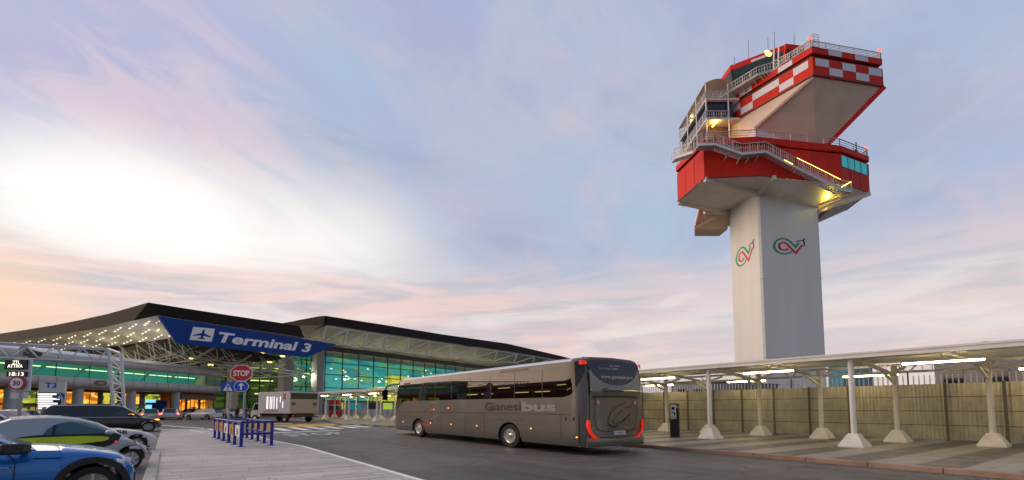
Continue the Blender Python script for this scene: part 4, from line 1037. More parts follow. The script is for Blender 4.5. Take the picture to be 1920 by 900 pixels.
Lf = eL_t[-1]; Rf = eR_t[-1]; far_ = Lf+d3*60
for p, q in zip(eR_t, eR_t[1:]): b.poly([p, q, q+d4*55-UP*1.5, p+d4*55-UP*(1.5 if p is not A1 else 1.5)])
for p, q in zip([A1]+eL_t, eL_t): b.poly([p, q, q+d3*LR-UP*1.5, p+d3*LR-UP*1.5])
b.build('roof', 'roof_brown', term, world=True)
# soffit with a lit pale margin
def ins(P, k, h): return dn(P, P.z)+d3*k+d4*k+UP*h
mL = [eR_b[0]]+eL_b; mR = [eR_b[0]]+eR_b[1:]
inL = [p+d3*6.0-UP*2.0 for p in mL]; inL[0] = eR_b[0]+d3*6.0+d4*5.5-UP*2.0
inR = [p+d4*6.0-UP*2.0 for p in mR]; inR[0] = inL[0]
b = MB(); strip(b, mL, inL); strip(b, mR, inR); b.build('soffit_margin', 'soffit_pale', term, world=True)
for k in range(4):  # fill points added below the margin, standing for spill from its lamps
    c = mL[0].lerp(mL[min(k+1, len(mL)-1)], .9).lerp(inL[min(k+1, len(inL)-1)], .5)-UP*2.6; l = bpy.data.lights.new('soffit_fill', 'POINT'); l.energy = 85; l.color = (1, .86, .62); l.shadow_soft_size = 1.0; o = bpy.data.objects.new('soffit_fill', l); COL.objects.link(o); o.location = c
deep = -UP*.6
b = MB(); inL2 = [p+d3*(LR-7)-UP*2.2 for p in inL]; inR2 = [p+d4*40-UP*3.0 for p in inR]
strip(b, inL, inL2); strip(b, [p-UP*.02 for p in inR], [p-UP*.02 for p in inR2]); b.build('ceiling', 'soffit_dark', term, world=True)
# small lamps in rows along the margin
b = MB(); b.obox((0, 0, 0), d4*.26, d3*.05, UP*.04); lm = None
n = 0
for i in range(33):
    t_ = i/32; 
    seg = t_*(len(mL)-2); k = int(min(seg, len(mL)-2)); f = seg-k
    p = mL[k].lerp(mL[k+1], f); q = inL[k].lerp(inL[k+1], f)
    for j in range(3):
        c = p.lerp(q, .14+.32*j+.05*(i % 3))-UP*.14
        if n >= 99: break
        n += 1
        if lm is None: lm = b.build('soffit_lamp', 'lamp_soffit', term); lm.location = frame(term).inverted() @ c
        else: copy_part(lm, frame(term).inverted() @ c)
# space frame under the ceiling
b = MB(); top = []; bot = []
NL = 8
for i in range(NL):
    t_ = i/(NL-1); seg = t_*(len(inL)-1.001); k = int(seg); f = seg-k; p = inL[k].lerp(inL[k+1], f)
    rowt = [p+d3*(7.5*j)-UP*(.45*j) for j in range(4)]; rowb = [p+d3*(4+7.5*j)+d4*2.5-UP*(3.6+.45*j) for j in range(4)]
    top.append(rowt); bot.append(rowb)
for i in range(NL):
    for j in range(4):
        r1 = .085
        b.tube(top[i][j], bot[i][j], r1, 4)
        if j < 3: b.tube(bot[i][j], bot[i][j+1], r1*1.2, 4); b.tube(bot[i][j], top[i][j+1], r1, 4)
        if i < NL-1: b.tube(bot[i][j], bot[i+1][j], r1*1.2, 4); b.tube(bot[i][j], top[i+1][j], r1, 4)
NR = 5; tR = []; bR = []
for i in range(NR):
    t_ = i/(NR-1); seg = t_*(len(inR)-1.001); k = int(seg); f = seg-k; p = inR[k].lerp(inR[k+1], f)
    tR.append([p+d4*(6*j)-UP*(.4*j) for j in range(4)]); bR.append([p+d4*(3+6*j)+d3*2-UP*(3.2+.4*j) for j in range(4)])
for i in range(NR):
    for j in range(4):
        b.tube(tR[i][j], bR[i][j], .08, 4)
        if j < 3: b.tube(bR[i][j], bR[i][j+1], .06, 4); b.tube(bR[i][j], tR[i][j+1], .05, 4)
        if i < NR-1: b.tube(bR[i][j], bR[i+1][j], .06, 4); b.tube(bR[i][j], tR[i+1][j], .05, 4)
b.build('space_frame', 'truss_white', term, world=True)
# ceiling lamps deep under the roof
lm = None
for px, py in ((430, 664), (360, 672), (395, 684), (470, 676), (492, 662), (505, 679), (330, 690), (530, 668), (370, 655), (445, 690)):
    c = at_depth(px, py, 104)
    if lm is None: q = MB(); q.sphere((0, 0, 0), .55, .55, .16, 10, 6); lm = q.build('ceiling_lamp', 'lamp_yellow', term); lm.location = frame(term).inverted() @ c
    else: copy_part(lm, frame(term).inverted() @ c)
# roof two
gR_t = [A2]+[onw(px, py, A2, d3) for px, py in ((720, 609), (830, 627), (950, 644), (1050, 667), (1110, 682))]
gR_b = [onw(px, py, A2, d3) for px, py in ((615, 609), (720, 625), (830, 641), (950, 658), (1040, 673), (1100, 686))]
gL_t = [onw(px, py, A2, d4) for px, py in ((598, 593), (565, 599), (530, 606.5), (480, 617))]
gL_b = [onw(px, py, A2, d4) for px, py in ((605, 612), (565, 631), (530, 642), (480, 654))]
b = MB(); strip(b, gR_t, gR_b); strip(b, [A2]+gL_t, [gR_b[0]]+gL_b)
for p, q in zip(gR_t, gR_t[1:]): b.poly([p, q, q+d4*60-UP*1, p+d4*60-UP*1])
for p, q in zip([A2]+gL_t, gL_t): b.poly([p, q, q+d3*60-UP*1, p+d3*60-UP*1])
b.build('roof', 'roof_brown', term, world=True)
# hall facade
F0 = at_depth(604, 728, 126); F0 = dn(F0, 0)
def fp(px): return onw(px, 700, F0, d3)
ZT = onw(604, 655, F0, d3).z
soffit_in = [dn(F0+d3*t_, ZT+.9) for t_ in (-32, -8, 20, 50, 90, 125)]
b = MB(); strip(b, gR_b, soffit_in); b.poly([gR_b[0], soffit_in[0], soffit_in[0]+d4*10, gL_b[0]+d4*10]); b.build('soffit', 'soffit', term, world=True)
b = MB(); n = 15; Ts = []; Bs = []
for i in range(n):
    t_ = i/(n-1); seg = t_*(len(gR_b)-1.001); k = int(seg); f = seg-k; p = gR_b[k].lerp(gR_b[k+1], f); q = soffit_in[k].lerp(soffit_in[k+1], f)
    Ts.append(p+d4*.6-UP*.3); Bs.append(p+d4*2.2-UP*4.1)
for i in range(n):
    b.tube(Ts[i], Bs[i], .26, 6)
    if i < n-1: b.tube(Ts[i], Ts[i+1], .22, 6); b.tube(Bs[i], Bs[i+1], .10, 6); b.tube(Bs[i], Ts[i+1], .22, 6); b.tube(Bs[i], Ts[i]+d4*7.0-UP*1.6, .10, 6); b.tube(Bs[i], Ts[i+1]+d4*7.0-UP*1.6, .08, 6)
b.build('eaves_truss', 'truss_white', term, world=True)
b = MB(); b.bar(dn(F0-d3*32, ZT+.35), dn(F0+d3*125, ZT+.35), .8, 1.2); b.build('eaves_beam', 'dark_steel', term, world=True)
def panel(a0, a1, z0, z1, off): p = F0+d3*a0+d4*off; q = F0+d3*a1+d4*off; return [dn(p, z0), dn(q, z0), dn(q, z1), dn(p, z1)]
b = MB(); b.poly(panel(-12, 125, 3.4, ZT-.2, 0)); b.build('hall_window', 'hall_glass', term, world=True)
b = MB()
mull = [-10.5+5.6*k for k in range(25)]
for a in mull: p = F0+d3*a-d4*.05; b.bar(dn(p, 3.4), dn(p, ZT-.2), .22, .34)
for z in (3.4, 6.9, 10.4, 13.6):
    if z < ZT-.3: b.bar(dn(F0-d3*12-d4*.05, z), dn(F0+d3*125-d4*.05, z), .2, .22)
b.build('mullion', 'dark_steel', term, world=True)
# hall behind the glass: its lit look is emission put into wall and rooms
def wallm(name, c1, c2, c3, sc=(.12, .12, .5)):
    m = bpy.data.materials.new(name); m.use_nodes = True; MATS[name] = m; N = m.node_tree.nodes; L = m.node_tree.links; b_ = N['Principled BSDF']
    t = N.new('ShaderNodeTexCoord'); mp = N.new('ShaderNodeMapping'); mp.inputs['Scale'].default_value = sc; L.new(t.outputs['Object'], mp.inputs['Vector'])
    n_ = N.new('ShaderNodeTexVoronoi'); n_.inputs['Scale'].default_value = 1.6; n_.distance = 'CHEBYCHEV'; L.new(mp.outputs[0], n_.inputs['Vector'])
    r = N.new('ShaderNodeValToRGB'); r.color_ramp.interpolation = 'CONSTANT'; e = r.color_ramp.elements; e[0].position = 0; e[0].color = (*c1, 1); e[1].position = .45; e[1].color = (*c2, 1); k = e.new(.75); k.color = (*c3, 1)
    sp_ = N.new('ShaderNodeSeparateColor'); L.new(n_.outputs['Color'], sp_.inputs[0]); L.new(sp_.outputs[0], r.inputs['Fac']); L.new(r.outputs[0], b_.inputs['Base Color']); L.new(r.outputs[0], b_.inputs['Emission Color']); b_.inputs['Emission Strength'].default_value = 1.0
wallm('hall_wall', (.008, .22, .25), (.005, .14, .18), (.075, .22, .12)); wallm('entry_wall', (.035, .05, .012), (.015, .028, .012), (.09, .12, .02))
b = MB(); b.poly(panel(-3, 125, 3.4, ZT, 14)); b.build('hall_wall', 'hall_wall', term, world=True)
b = MB(); b.poly([*panel(-11.5, 125, 0, 3.38, 0)[2:], *panel(-11.5, 125, 0, 3.38, 14)[2:][::-1]]); b.build('hall_floor', 'interior_floor', term, world=True)
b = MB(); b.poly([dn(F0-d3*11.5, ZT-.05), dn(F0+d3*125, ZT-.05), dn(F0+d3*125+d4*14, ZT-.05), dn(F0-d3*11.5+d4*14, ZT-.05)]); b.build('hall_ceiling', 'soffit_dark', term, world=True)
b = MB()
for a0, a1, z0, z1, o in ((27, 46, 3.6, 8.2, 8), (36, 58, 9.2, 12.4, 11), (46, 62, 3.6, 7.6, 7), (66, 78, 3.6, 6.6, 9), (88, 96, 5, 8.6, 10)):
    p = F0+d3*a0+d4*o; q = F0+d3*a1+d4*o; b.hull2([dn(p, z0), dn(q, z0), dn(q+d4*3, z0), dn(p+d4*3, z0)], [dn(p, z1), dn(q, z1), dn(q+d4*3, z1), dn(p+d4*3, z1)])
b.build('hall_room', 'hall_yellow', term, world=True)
rnd = random.Random(4); lm = None
for k in range(44):
    a = rnd.uniform(-8, 100); o = rnd.uniform(1.5, 10); z = rnd.choice((6.5, 9.8, 10.1, 13.0, 14.2, 12.2)); c = dn(F0+d3*a+d4*o, z)
    if lm is None: q = MB(); q.sphere((0, 0, 0), .34, .34, .15, 8, 6); lm = q.build('hall_lamp', 'lamp_soffit', term); lm.location = frame(term).inverted() @ c
    else: copy_part(lm, frame(term).inverted() @ c)
b = MB()
for k in range(9): 
    a = -6+k*9; p = F0+d3*a+d4*3; b.bar(dn(p, 12.4), dn(p+d3*6, 12.4), .5, .12); b.bar(dn(p, 11.2), dn(p+d3*6, 11.2), .3, .06)
b.build('ceiling_baffle', 'hall_teal', term, world=True)
for k in range(7):
    c = dn(F0+d3*(-4+k*13)+d4*2.2, 9.5); q = MB(); q.sphere(c, .3, .3, .2, 8, 6); q.build('hall_lamp', 'spill_lamp', term, world=True); l = bpy.data.lights.new('hall_fill', 'POINT'); l.energy = 3000; l.color = (1, .60, .42); l.shadow_soft_size = .6; o = bpy.data.objects.new('hall_fill', l); COL.objects.link(o); o.location = c-d4*.9  # points just inside the glass, added to brighten the eaves soffit outside
for k in range(4):  # fill points added under roof one to brighten its ceiling and space frame
    c = A1-d4*0+d3*(8+1.5*k)+d4*(14+12*k); c = dn(c, 8.0); l = bpy.data.lights.new('forecourt_fill', 'POINT'); l.energy = 420; l.color = (1, .84, .40); l.shadow_soft_size = 2.0; o = bpy.data.objects.new('forecourt_fill', l); COL.objects.link(o); o.location = c
# base of the facade under the hall
b = MB(); b.poly(panel(-12, 125, 0, 3.4, .4)); b.build('base_wall', 'column_grey', term, world=True)
for k in range(12): b = MB(); b.poly(panel(-9+k*6.2, -5.2+k*6.2, .1, 3.0, .36)); b.build('base_window', ('hall_teal', 'dark_interior', 'shop_lime')[k % 3], term, world=True)
# big columns at the hall corner
def colm(px0, px1, dd, ztop, nm='column'):
    p = at_depth(px0, 740, dd); q = at_depth(px1, 740, dd); w2 = (q-p); b = MB(); b.hull2([dn(p, 0), dn(q, 0), dn(q+d4*2.2, 0), dn(p+d4*2.2, 0)], [dn(p, ztop), dn(q, ztop), dn(q+d4*2.2, ztop), dn(p+d4*2.2, ztop)]); b.build(nm, 'column_grey', term, world=True)
colm(531, 549, 113, 17); colm(593, 606, 122, 17); colm(434, 447, 112, 15); colm(382, 387, 112, 14, 'thin_column')
# recessed entrance hall, dark with green lights
R0 = at_depth(400, 740, 118); R1 = at_depth(600, 740, 132); R0 = dn(R0, 0); R1 = dn(R1, 0); rd = (R1-R0).normalized(); rn = Vector((-rd.y, rd.x, 0))
b = MB(); b.poly([dn(R0, 0), dn(R1, 0), dn(R1, 17), dn(R0, 17)]); b.build('entrance_window', 'entry_glass', term, world=True)
b = MB(); o = rn*9; b.poly([dn(R0+o-rd*6, 0), dn(R1+o, 0), dn(R1+o, 18), dn(R0+o-rd*6, 18)]); b.build('entrance_wall', 'entry_wall', term, world=True)
b = MB(); LN = (R1-R0).length
for k in range(11): p = R0+rd*(LN*k/10)-rn*.15; b.bar(dn(p, 0), dn(p, 17), .28, .3)
for z in (4.5, 8.0, 11.5): b.bar(dn(R0-rn*.15, z), dn(R1-rn*.15, z), .25, .35)
b.build('entrance_mullion', 'black', term, world=True)
b = MB()
for px0, px1, py, m_ in ((470, 512, 713, 0), (452, 466, 735, 0), (478, 522, 738, 0), (570, 585, 700, 0), (455, 525, 690, 0)):
    p = at_depth(px0, py, 130); q = at_depth(px1, py+1.5, 131); b.bar(p, q, .4, .30)
b.build('strip_lamp', 'strip_light', term, world=True)
rnd = random.Random(9); lm = None
for k in range(22):
    c = at_depth(rnd.uniform(450, 590), rnd.uniform(672, 735), 131)
    if lm is None: q = MB(); q.obox((0, 0, 0), rd*.8, rn*.2, UP*.14); lm = q.build('entrance_lamp', 'hall_yellow', term); lm.location = frame(term).inverted() @ c
    else: copy_part(lm, frame(term).inverted() @ c)
# the sign
P = onw(297, 592, A1, d3)-d4*.5; S = lambda px, py: onw(px, py, P, d3)
sg = thing('terminal_sign', 'large blue slanted sign reading Terminal 3 hung below the terminal roof', 'sign', (A1.x, A1.y, 0)); sn = -d4
Q = [S(298, 592.5), S(331, 644), S(577, 669.5), S(632, 645.5)]
b = MB(); b.hull2([q for q in Q], [q+d4*.5 for q in Q]); b.build('panel', 'sign_blue', sg, world=True)
t0 = S(409, 640.5); t1 = S(583, 660.5); c0_ = S(411, 622); b = MB(); U = t1-t0; U.z = 0; 
b.text('Terminal 3', t0+sn*.04, (t1-t0), UP*(c0_-t0).z, .032, .22)
b.build('lettering', 'sign_white', sg, world=True)
i0, i1, i2, i3 = S(355, 637), S(396.5, 641), S(403, 616.5), S(362, 613)
b = MB(); b.hull2([i0+sn*.03, i1+sn*.03, i2+sn*.03, i3+sn*.03], [i0+sn*.05, i1+sn*.05, i2+sn*.05, i3+sn*.05]); b.build('pictogram_panel', 'sign_white', sg, world=True)
b = MB(); U_ = (i1-i0); V_ = (i3-i0); O_ = i0+sn*.07
def plane_shape(pts): b.poly([O_+U_*x+V_*y for x, y in pts])
plane_shape([(.46, .14), (.54, .14), (.57, .5), (.545, .84), (.50, .93), (.455, .84), (.43, .5)])
O_ = i0+sn*.08; plane_shape([(.44, .60), (.10, .40), (.10, .32), (.45, .42)]); plane_shape([(.56, .60), (.90, .40), (.90, .32), (.55, .42)])
plane_shape([(.46, .28), (.33, .18), (.33, .13), (.48, .17)]); plane_shape([(.54, .28), (.67, .18), (.67, .13), (.52, .17)])
b.build('aircraft_symbol', 'sign_blue', sg, world=True)
# ---- elevated walkway building on the left
B1 = at_height(55, 676, 7.5); B2 = at_height(402, 707, 7.5); bd = dn(B2-B1, 0).normalized(); bn = Vector((bd.y, -bd.x, 0))   # bn faces the road
if bn.dot(cw(1, 0)) < 0: bn = -bn
B0 = dn(B1-bd*7, 0); BLn = dn(B2-B0, 0).length+1.5
br = thing('elevated_walkway', 'long grey clad elevated walkway building with a lit green window band', 'building', B0)
def bb(t, o, z): return dn(B0+bd*t+bn*o, z)
def bband(prof, name, m, t0=0, t1=None):
    t1 = t1 or BLn; q = MB(); n = len(prof); q.add([bb(t0, o, z) for o, z in prof]+[bb(t1, o, z) for o, z in prof], [(k, k+1, n+k+1, n+k) for k in range(n-1)], 0, True); return q.build(name, m, br, world=True, angle=50)
bband([(-1.2, 4.25), (.0, 4.35), (.30, 4.7), (.32, 5.2), (.2, 5.75)], 'lower_cladding', 'cladding')
bband([(.2, 7.5), (.32, 7.6), (.35, 8.4), (.2, 8.75)], 'upper_cladding', 'cladding'); bband([(.2, 8.76), (-.6, 9.25), (-2.5, 9.5), (-9, 9.6)], 'roof', 'cladding_pale')
q = MB(); q.poly([bb(0, -9, 0), bb(0, -9, 9.6), bb(BLn, -9, 9.6), bb(BLn, -9, 0)]); q.poly([bb(BLn, -9, 0), bb(BLn, -9, 9.6), bb(BLn, .2, 8.9), bb(BLn, .2, 4.3), bb(BLn, -1.2, 4.2), bb(BLn, -1.2, 0)]); q.build('rear_wall', 'cladding', br, world=True)
q = MB(); q.poly([bb(0, .1, 5.76), bb(BLn-1, .1, 5.76), bb(BLn-1, .1, 7.5), bb(0, .1, 7.5)]); q.build('window_band', 'hall_glass', br, world=True)
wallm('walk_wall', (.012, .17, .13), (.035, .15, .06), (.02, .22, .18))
q = MB(); q.poly([bb(0, -4, 5.5), bb(BLn-1, -4, 5.5), bb(BLn-1, -4, 7.9), bb(0, -4, 7.9)]); q.build('inner_wall', 'walk_wall', br, world=True)
q = MB(); q.poly([bb(0, .1, 5.7), bb(BLn, .1, 5.7), bb(BLn, -4, 5.7), bb(0, -4, 5.7)]); q.build('walkway_floor', 'interior_floor', br, world=True)
lm = None; k = 0; t_ = 1.5
while t_ < BLn-4:
    if lm is None: q = MB(); q.bar((0, 0, 0), bd*4.1, .16, .11); lm = q.build('tube_lamp', 'strip_light', br); lm.location = frame(br).inverted() @ bb(t_, -1.6, 7.05)
    else: copy_part(lm, frame(br).inverted() @ bb(t_, -1.6, 7.05))
    t_ += 4.5
q = MB(); rnd = random.Random(2); t_ = 3
while t_ < BLn-3:
    for s_ in range(6): a, c = s_/6, (s_+1)/6; q.bar(bb(t_+2.2*a, -1.1, 5.8+1.6*math.sin(a*1.57)), bb(t_+2.2*c, -1.1, 5.8+1.6*math.sin(c*1.57)), .2, .26)
    t_ += 5.4
q.build('inner_brace', 'bridge_teal', br, world=True)
sm_ = MB()
for k in range(int(BLn/4.6)): 
    t_ = 1+k*4.6; q = MB(); q.bar(bb(t_, .12, 5.76), bb(t_, .12, 7.5), .1, .1); q.build('mullion', 'dark_steel', br, world=True); q = sm_; q.bar(bb(t_, .36, 4.7), bb(t_, .36, 5.7), .03, .03); q.bar(bb(t_+2.3, .36, 4.7), bb(t_+2.3, .36, 5.7), .03, .03); q.bar(bb(t_, .36, 7.65), bb(t_, .36, 8.6), .03, .03)
sm_.build('cladding_seam', 'dark_steel', br, world=True)
# shop fronts under it
wallm('shop_orange', (1.0, .34, .015), (.42, .13, .01), (1.0, .58, .10), (.55, .55, 1.1)); wallm('shop_lime', (.30, .36, .03), (.05, .09, .02), (.55, .52, .06), (.55, .55, 1.0)); wallm('shop_dark', (.015, .03, .02), (.10, .16, .03), (.30, .17, .02), (.6, .6, .9))
q = MB(); q.poly([bb(0, -4.5, 0), bb(BLn, -4.5, 0), bb(BLn, -4.5, 4.3), bb(0, -4.5, 4.3)]); q.build('shop_wall', 'wall_brown', br, world=True)
q = MB(); q.poly([bb(0, -1.2, 4.25), bb(BLn, -1.2, 4.25), bb(BLn, -4.5, 4.25), bb(0, -4.5, 4.25)]); q.build('underside', 'soffit_dark', br, world=True)
rnd = random.Random(12); t_ = 4.0
while t_ < BLn-12:
    w2 = rnd.uniform(2.2, 3.4); mm = rnd.choice(['shop_orange', 'shop_orange', 'shop_orange', 'shop_orange', 'shop_lime'])
    q = MB(); q.poly([bb(t_, -4.44, 2.2), bb(t_+w2, -4.44, 2.2), bb(t_+w2, -4.44, 3.9), bb(t_, -4.44, 3.9)]); q.build('shop_sign', mm, br, world=True)
    q = MB(); q.poly([bb(t_, -4.44, .3), bb(t_+w2, -4.44, .3), bb(t_+w2, -4.44, 2.0), bb(t_, -4.44, 2.0)]); q.build('shop_window', rnd.choice(['shop_dark', 'shop_dark', 'shop_lime', 'shop_orange']), br, world=True)
    q = MB(); q.bar(bb(t_+w2*.5, -4.38, .1), bb(t_+w2*.5, -4.38, 3.9), .09, .06); q.bar(bb(t_-.1, -4.36, 2.1), bb(t_+w2+.1, -4.36, 2.1), .1, .22); q.build('shop_frame', 'black', br, world=True)
    t_ += w2+rnd.uniform(.5, 1.2)
cl = None; 
for px in (146, 246, 20, 330):
    p = at_wall(px, 740, bb(0, -.9, 0), bd)
    if cl is None: q = MB(); q.tube((0, 0, 0), (0, 0, 4.35), .62, 16); cl = q.build('column', 'column_grey', br); cl.location = frame(br).inverted() @ dn(p, 0)
    else: copy_part(cl, frame(br).inverted() @ dn(p, 0))

c = at_wall(189, 718, bb(0, .36, 0), bd); q = MB(); q.poly([c+bd*(.75*math.cos(a/20*6.283))*1.3+UP*(.36*math.sin(a/20*6.283))+bn*.02 for a in range(20)]); q.build('round_sign', 'wall_brown', br, world=True); q = MB(); q.text('CD', c-bd*.5-UP*.15+bn*.04, bd*1.0, UP*.3, .03); q.build('lettering', 'cladding', br, world=True)
# lit portal at the end of the walkway
t = thing('entrance_portal', 'brown framed ground floor entrance glowing orange behind the silver taxi', 'entrance', dn(at_depth(365, 770, 93), 0))
PQ = bb(0, -1.6, 0); pc = dn(at_wall(332, 770, PQ, bd), 0); pe = dn(at_wall(398, 770, PQ, bd), 0); pd = pe-pc; pl_ = pd.length; pd.normalize(); pn_ = bn
zt_ = 4.0; zl = 3.1
q = MB(); q.bar(pc+UP*((zt_+zl)/2), pc+pd*pl_+UP*((zt_+zl)/2), 1.4, zt_-zl); q.bar(pc, dn(pc, zl), .5, .5); q.bar(pc+pd*pl_, dn(pc+pd*pl_, zl), .5, .5); q.build('frame', 'wall_brown', t, world=True)
q = MB(); q.poly([pc-pn_*1.2, pc+pd*pl_-pn_*1.2, dn(pc+pd*pl_-pn_*1.2, zl), dn(pc-pn_*1.2, zl)]); q.build('door', 'shop_orange', t, world=True)
q = MB()
for k in range(9): p = pc+pd*(pl_*k/8)-pn_*1.1; q.bar(p, dn(p, zl), .14 if k % 3 else .5, .1)
q.build('door_frame', 'wall_brown', t, world=True)
# blue lit kiosk
p = dn(at_depth(293, 766, 84), 0); t = thing('kiosk', 'small kiosk with bright cyan lit fascia behind the white cars', 'kiosk', p, -.4)
q = MB(); q.box(-1.2, 1.2, -1, 1, 0, 2.9); q.build('body', 'sign_blue', t); q = MB(); q.box(-1.25, .3, -1.05, -1.0, 2.5, 3.0); q.box(-1.2, -.25, -1.04, -1.0, .9, 2.1); q.build('lit_panel', 'kiosk_cyan', t)
# ------------------------------------------------------------------ cars
def make_car(name, label, cat, loc, rz, L, W, low, roof, wx, wr, paint, ps=(1, 1), clear=.20, glassm='car_glass', hood_w=.94, seg_open=(), rim='alloy', group=None, spokes=5, front=True, taper=.20, lights=True, plate=True, taill='tail_red', rimr=.68):
    t = thing(name, label, cat, loc, rz, group)
    lowf = lerp_tab(low); h2 = L/2; Ra = wr+.055
    def zbot(x):
        z = clear+.02
        if abs(x) > h2-.35: z += .10*((abs(x)-h2+.35)/.35)**2
        for a in wx:
            d = abs(x-a)
            if d < Ra-.002: z = max(z, wr+math.sqrt(Ra*Ra-d*d))
        return z
    def hw(x):
        e = abs(x)/h2; return W/2*(1-taper*max(0, (e-.55)/.45)**2.4)
    def ring(x):
        zb_, zt_ = zbot(x), lowf(x); w_ = hw(x); zt_ = max(zt_, zb_+.03); s = zt_-zb_
        H = [(w_*.93, zb_), (w_*.985, zb_+.12*s), (w_, zb_+.38*s), (w_*.995, zb_+.68*s), (w_*.97, zb_+.86*s), (w_*.90, zb_+.97*s), (w_*.55, zt_+.012), ]
        return [(x, 0, zb_)]+[(x, a, c) for a, c in H]+[(x, 0, zt_+.03)]+[(x, -a, c) for a, c in reversed(H)]
    xs_ = [-h2, -h2+.03, -h2+.09, -h2+.2, -h2+.4, h2-.4, h2-.2, h2-.09, h2-.03, h2]+[-h2+L*k/16 for k in range(1, 16)]
    for a in wx: xs_ += [a+(Ra-.001)*math.sin(R(k)) for k in range(-90, 91, 10)]+[a-Ra-.004, a+Ra+.004]
    xs_ = sorted(set(round(x, 4) for x in xs_ if -h2 <= x <= h2))
    b = MB(); rs = []
    for x in xs_:
        r_ = ring(x)
        e = (h2-abs(x))
        if e < .09:                               # close the nose and tail with a rounded edge
            k = {0: .80, 1: .93, 2: .98}[0 if e < .01 else 1 if e < .05 else 2]; zc = (r_[0][2]+r_[8][2])/2
            r_ = [(x, y*(k+.02), zc+(z-zc)*k) for _, y, z in r_]
        rs.append(r_)
    b.loft(rs, 0, True); body = b.build('body', paint, t, ps=ps, angle=40)
    # greenhouse
    g = MB(); rf = MB(); n = len(roof)
    def grow(x, zr):
        zb_ = lowf(x)-.015; w_ = hw(x); k = min(1, max(0, (zr-zb_)/.35))
        return [(x, w_*.90, zb_), (x, w_*(.90-.17*k), max(zb_+.001, zr-.045)), (x, w_*(.78-.16*k), max(zb_+.002, zr-.006)), (x, 0, max(zb_+.003, zr+.018))]
    for (x0, z0, tg), (x1, z1, _) in zip(roof, roof[1:]):
        a, c = grow(x0, z0), grow(x1, z1); steep = abs(z1-z0)/max(1e-6, abs(x1-x0)) > .34
        for sgn in (1, -1):
            A_ = [Vector((p[0], p[1]*sgn, p[2])) for p in a]; C_ = [Vector((p[0], p[1]*sgn, p[2])) for p in c]
            (rf if tg == 'p' else g).add([A_[0], C_[0], C_[1], A_[1]], [(0, 1, 2, 3)], 0, True)
            if steep and tg != 'r':
                rf.add([A_[1], C_[1], C_[2], A_[2]], [(0, 1, 2, 3)], 0, True); g.add([A_[2], C_[2], C_[3], A_[3]], [(0, 1, 2, 3)], 0, True)
            else:
                rf.add([A_[1], C_[1], C_[2], A_[2]], [(0, 1, 2, 3)], 0, True); rf.add([A_[2], C_[2], C_[3], A_[3]], [(0, 1, 2, 3)], 0, True)
    g.build('window', glassm, t, ps=ps); rf.build('roof', paint, t, ps=ps)
    # wheels
    for i, a in enumerate(wx):
        for sg_ in (1, -1):
            y = sg_*(W/2-.015); b = MB(); ax = (0, sg_, 0)
            b.disc_lathe((a, y, wr), ax, [(0, -.2), (wr*.9, -.2), (wr, -.16), (wr, -.03), (wr*.95, -.005), (wr*.78, 0), (wr*rimr, -.012), (wr*rimr, -.06), (0, -.06)], 28)
            wh = b.build('wheel', 'rubber', t, ps=ps); b = MB()
            b.disc_lathe((a, y, wr), ax, [(wr*rimr+.004, -.03), (wr*rimr, .002), (wr*(rimr-.07), -.004), (wr*(rimr-.08), -.03)], 28); b.disc_lathe((a, y, wr), ax, [(0, -.05), (wr*.16, -.05), (wr*.16, -.008), (0, -.004)], 14)
            for k in range(spokes):
                th = 2*math.pi*(k+.25)/spokes; c = (math.cos(th), math.sin(th)); o = y-sg_*.02
                b.bar((a+c[0]*wr*.12, o, wr+c[1]*wr*.12), (a+c[0]*wr*(rimr-.03), o, wr+c[1]*wr*(rimr-.03)), .035, .05)
            b.build('rim', rim, wh, ps=ps)
    b = MB(); b.box(-h2+.25, h2-.25, -W/2+.12, W/2-.12, clear-.03, clear+.25); b.build('underbody', 'black', t, ps=ps)
    if lights:
        for sg_ in (1, -1):
            x = h2-.30; z = lowf(h2-.30)-.13; y = hw(x)*.93*sg_
            b = MB(); b.sphere((0, 0, 0), .26, .05, .065, 12, 8); b.move(Matrix.Translation((x, y*.99, z)) @ Matrix.Rotation(-sg_*.45, 4, 'Z')); b.build('headlight', 'lens', t, ps=ps)
            x = -h2+.11; z = lowf(-h2+.1)-.16; y = hw(x)*.93*sg_
            b = MB(); b.sphere((0, 0, 0), .10, .10, .11, 10, 8); b.move(Matrix.Translation((x, y*.96, z))); b.build('tail_light', taill, t, ps=ps)
            zz = roof[[i for i, r_ in enumerate(roof) if r_[2] == 'm'][0]] if any(r_[2] == 'm' for r_ in roof) else None
        b = MB(); b.box(h2-.03, h2+.012, -W*.30, W*.30, .32, .52); b.build('grille', 'grille', t, ps=ps)
        if plate: b = MB(); b.box(-h2-.02, -h2+.02, -.26, .26, .62, .73); b.build('number_plate', 'sign_white', t, ps=ps)
    t['_'] = 0; del t['_']
    return t, body, hw, lowf
def mirrors(t, x, z, W, m, ps, s=1.0):
    for sg in (1, -1):
        b = MB(); b.sphere((x, sg*(W/2+.10), z), .11*s, .10*s, .075*s, 12, 8); b.bar((x+.05, sg*(W/2-.08), z-.05), (x+.02, sg*(W/2+.08), z-.03), .05, .04); b.build('mirror', m, t, ps=ps)
def side_plate(t, pts, name, m, y, ps, th=.006, sgn=-1, lab=None, mb=None):
    b = mb or MB(); A_ = [(x, sgn*y, z) for x, z in pts]; B_ = [(x, sgn*(y+th), z) for x, z in pts]; b.hull2(A_, B_)
    return b.build(name, m, t, lab, ps=ps) if mb is None else b
sedan_low = lambda L, z: [(-L/2, z*.86), (-L/2+.15, z*.97), (-L/2+.5, z), (0, z*.98), (L/2-1.1, z*.97), (L/2-.6, z*.88), (L/2-.2, z*.76), (L/2, z*.62)]
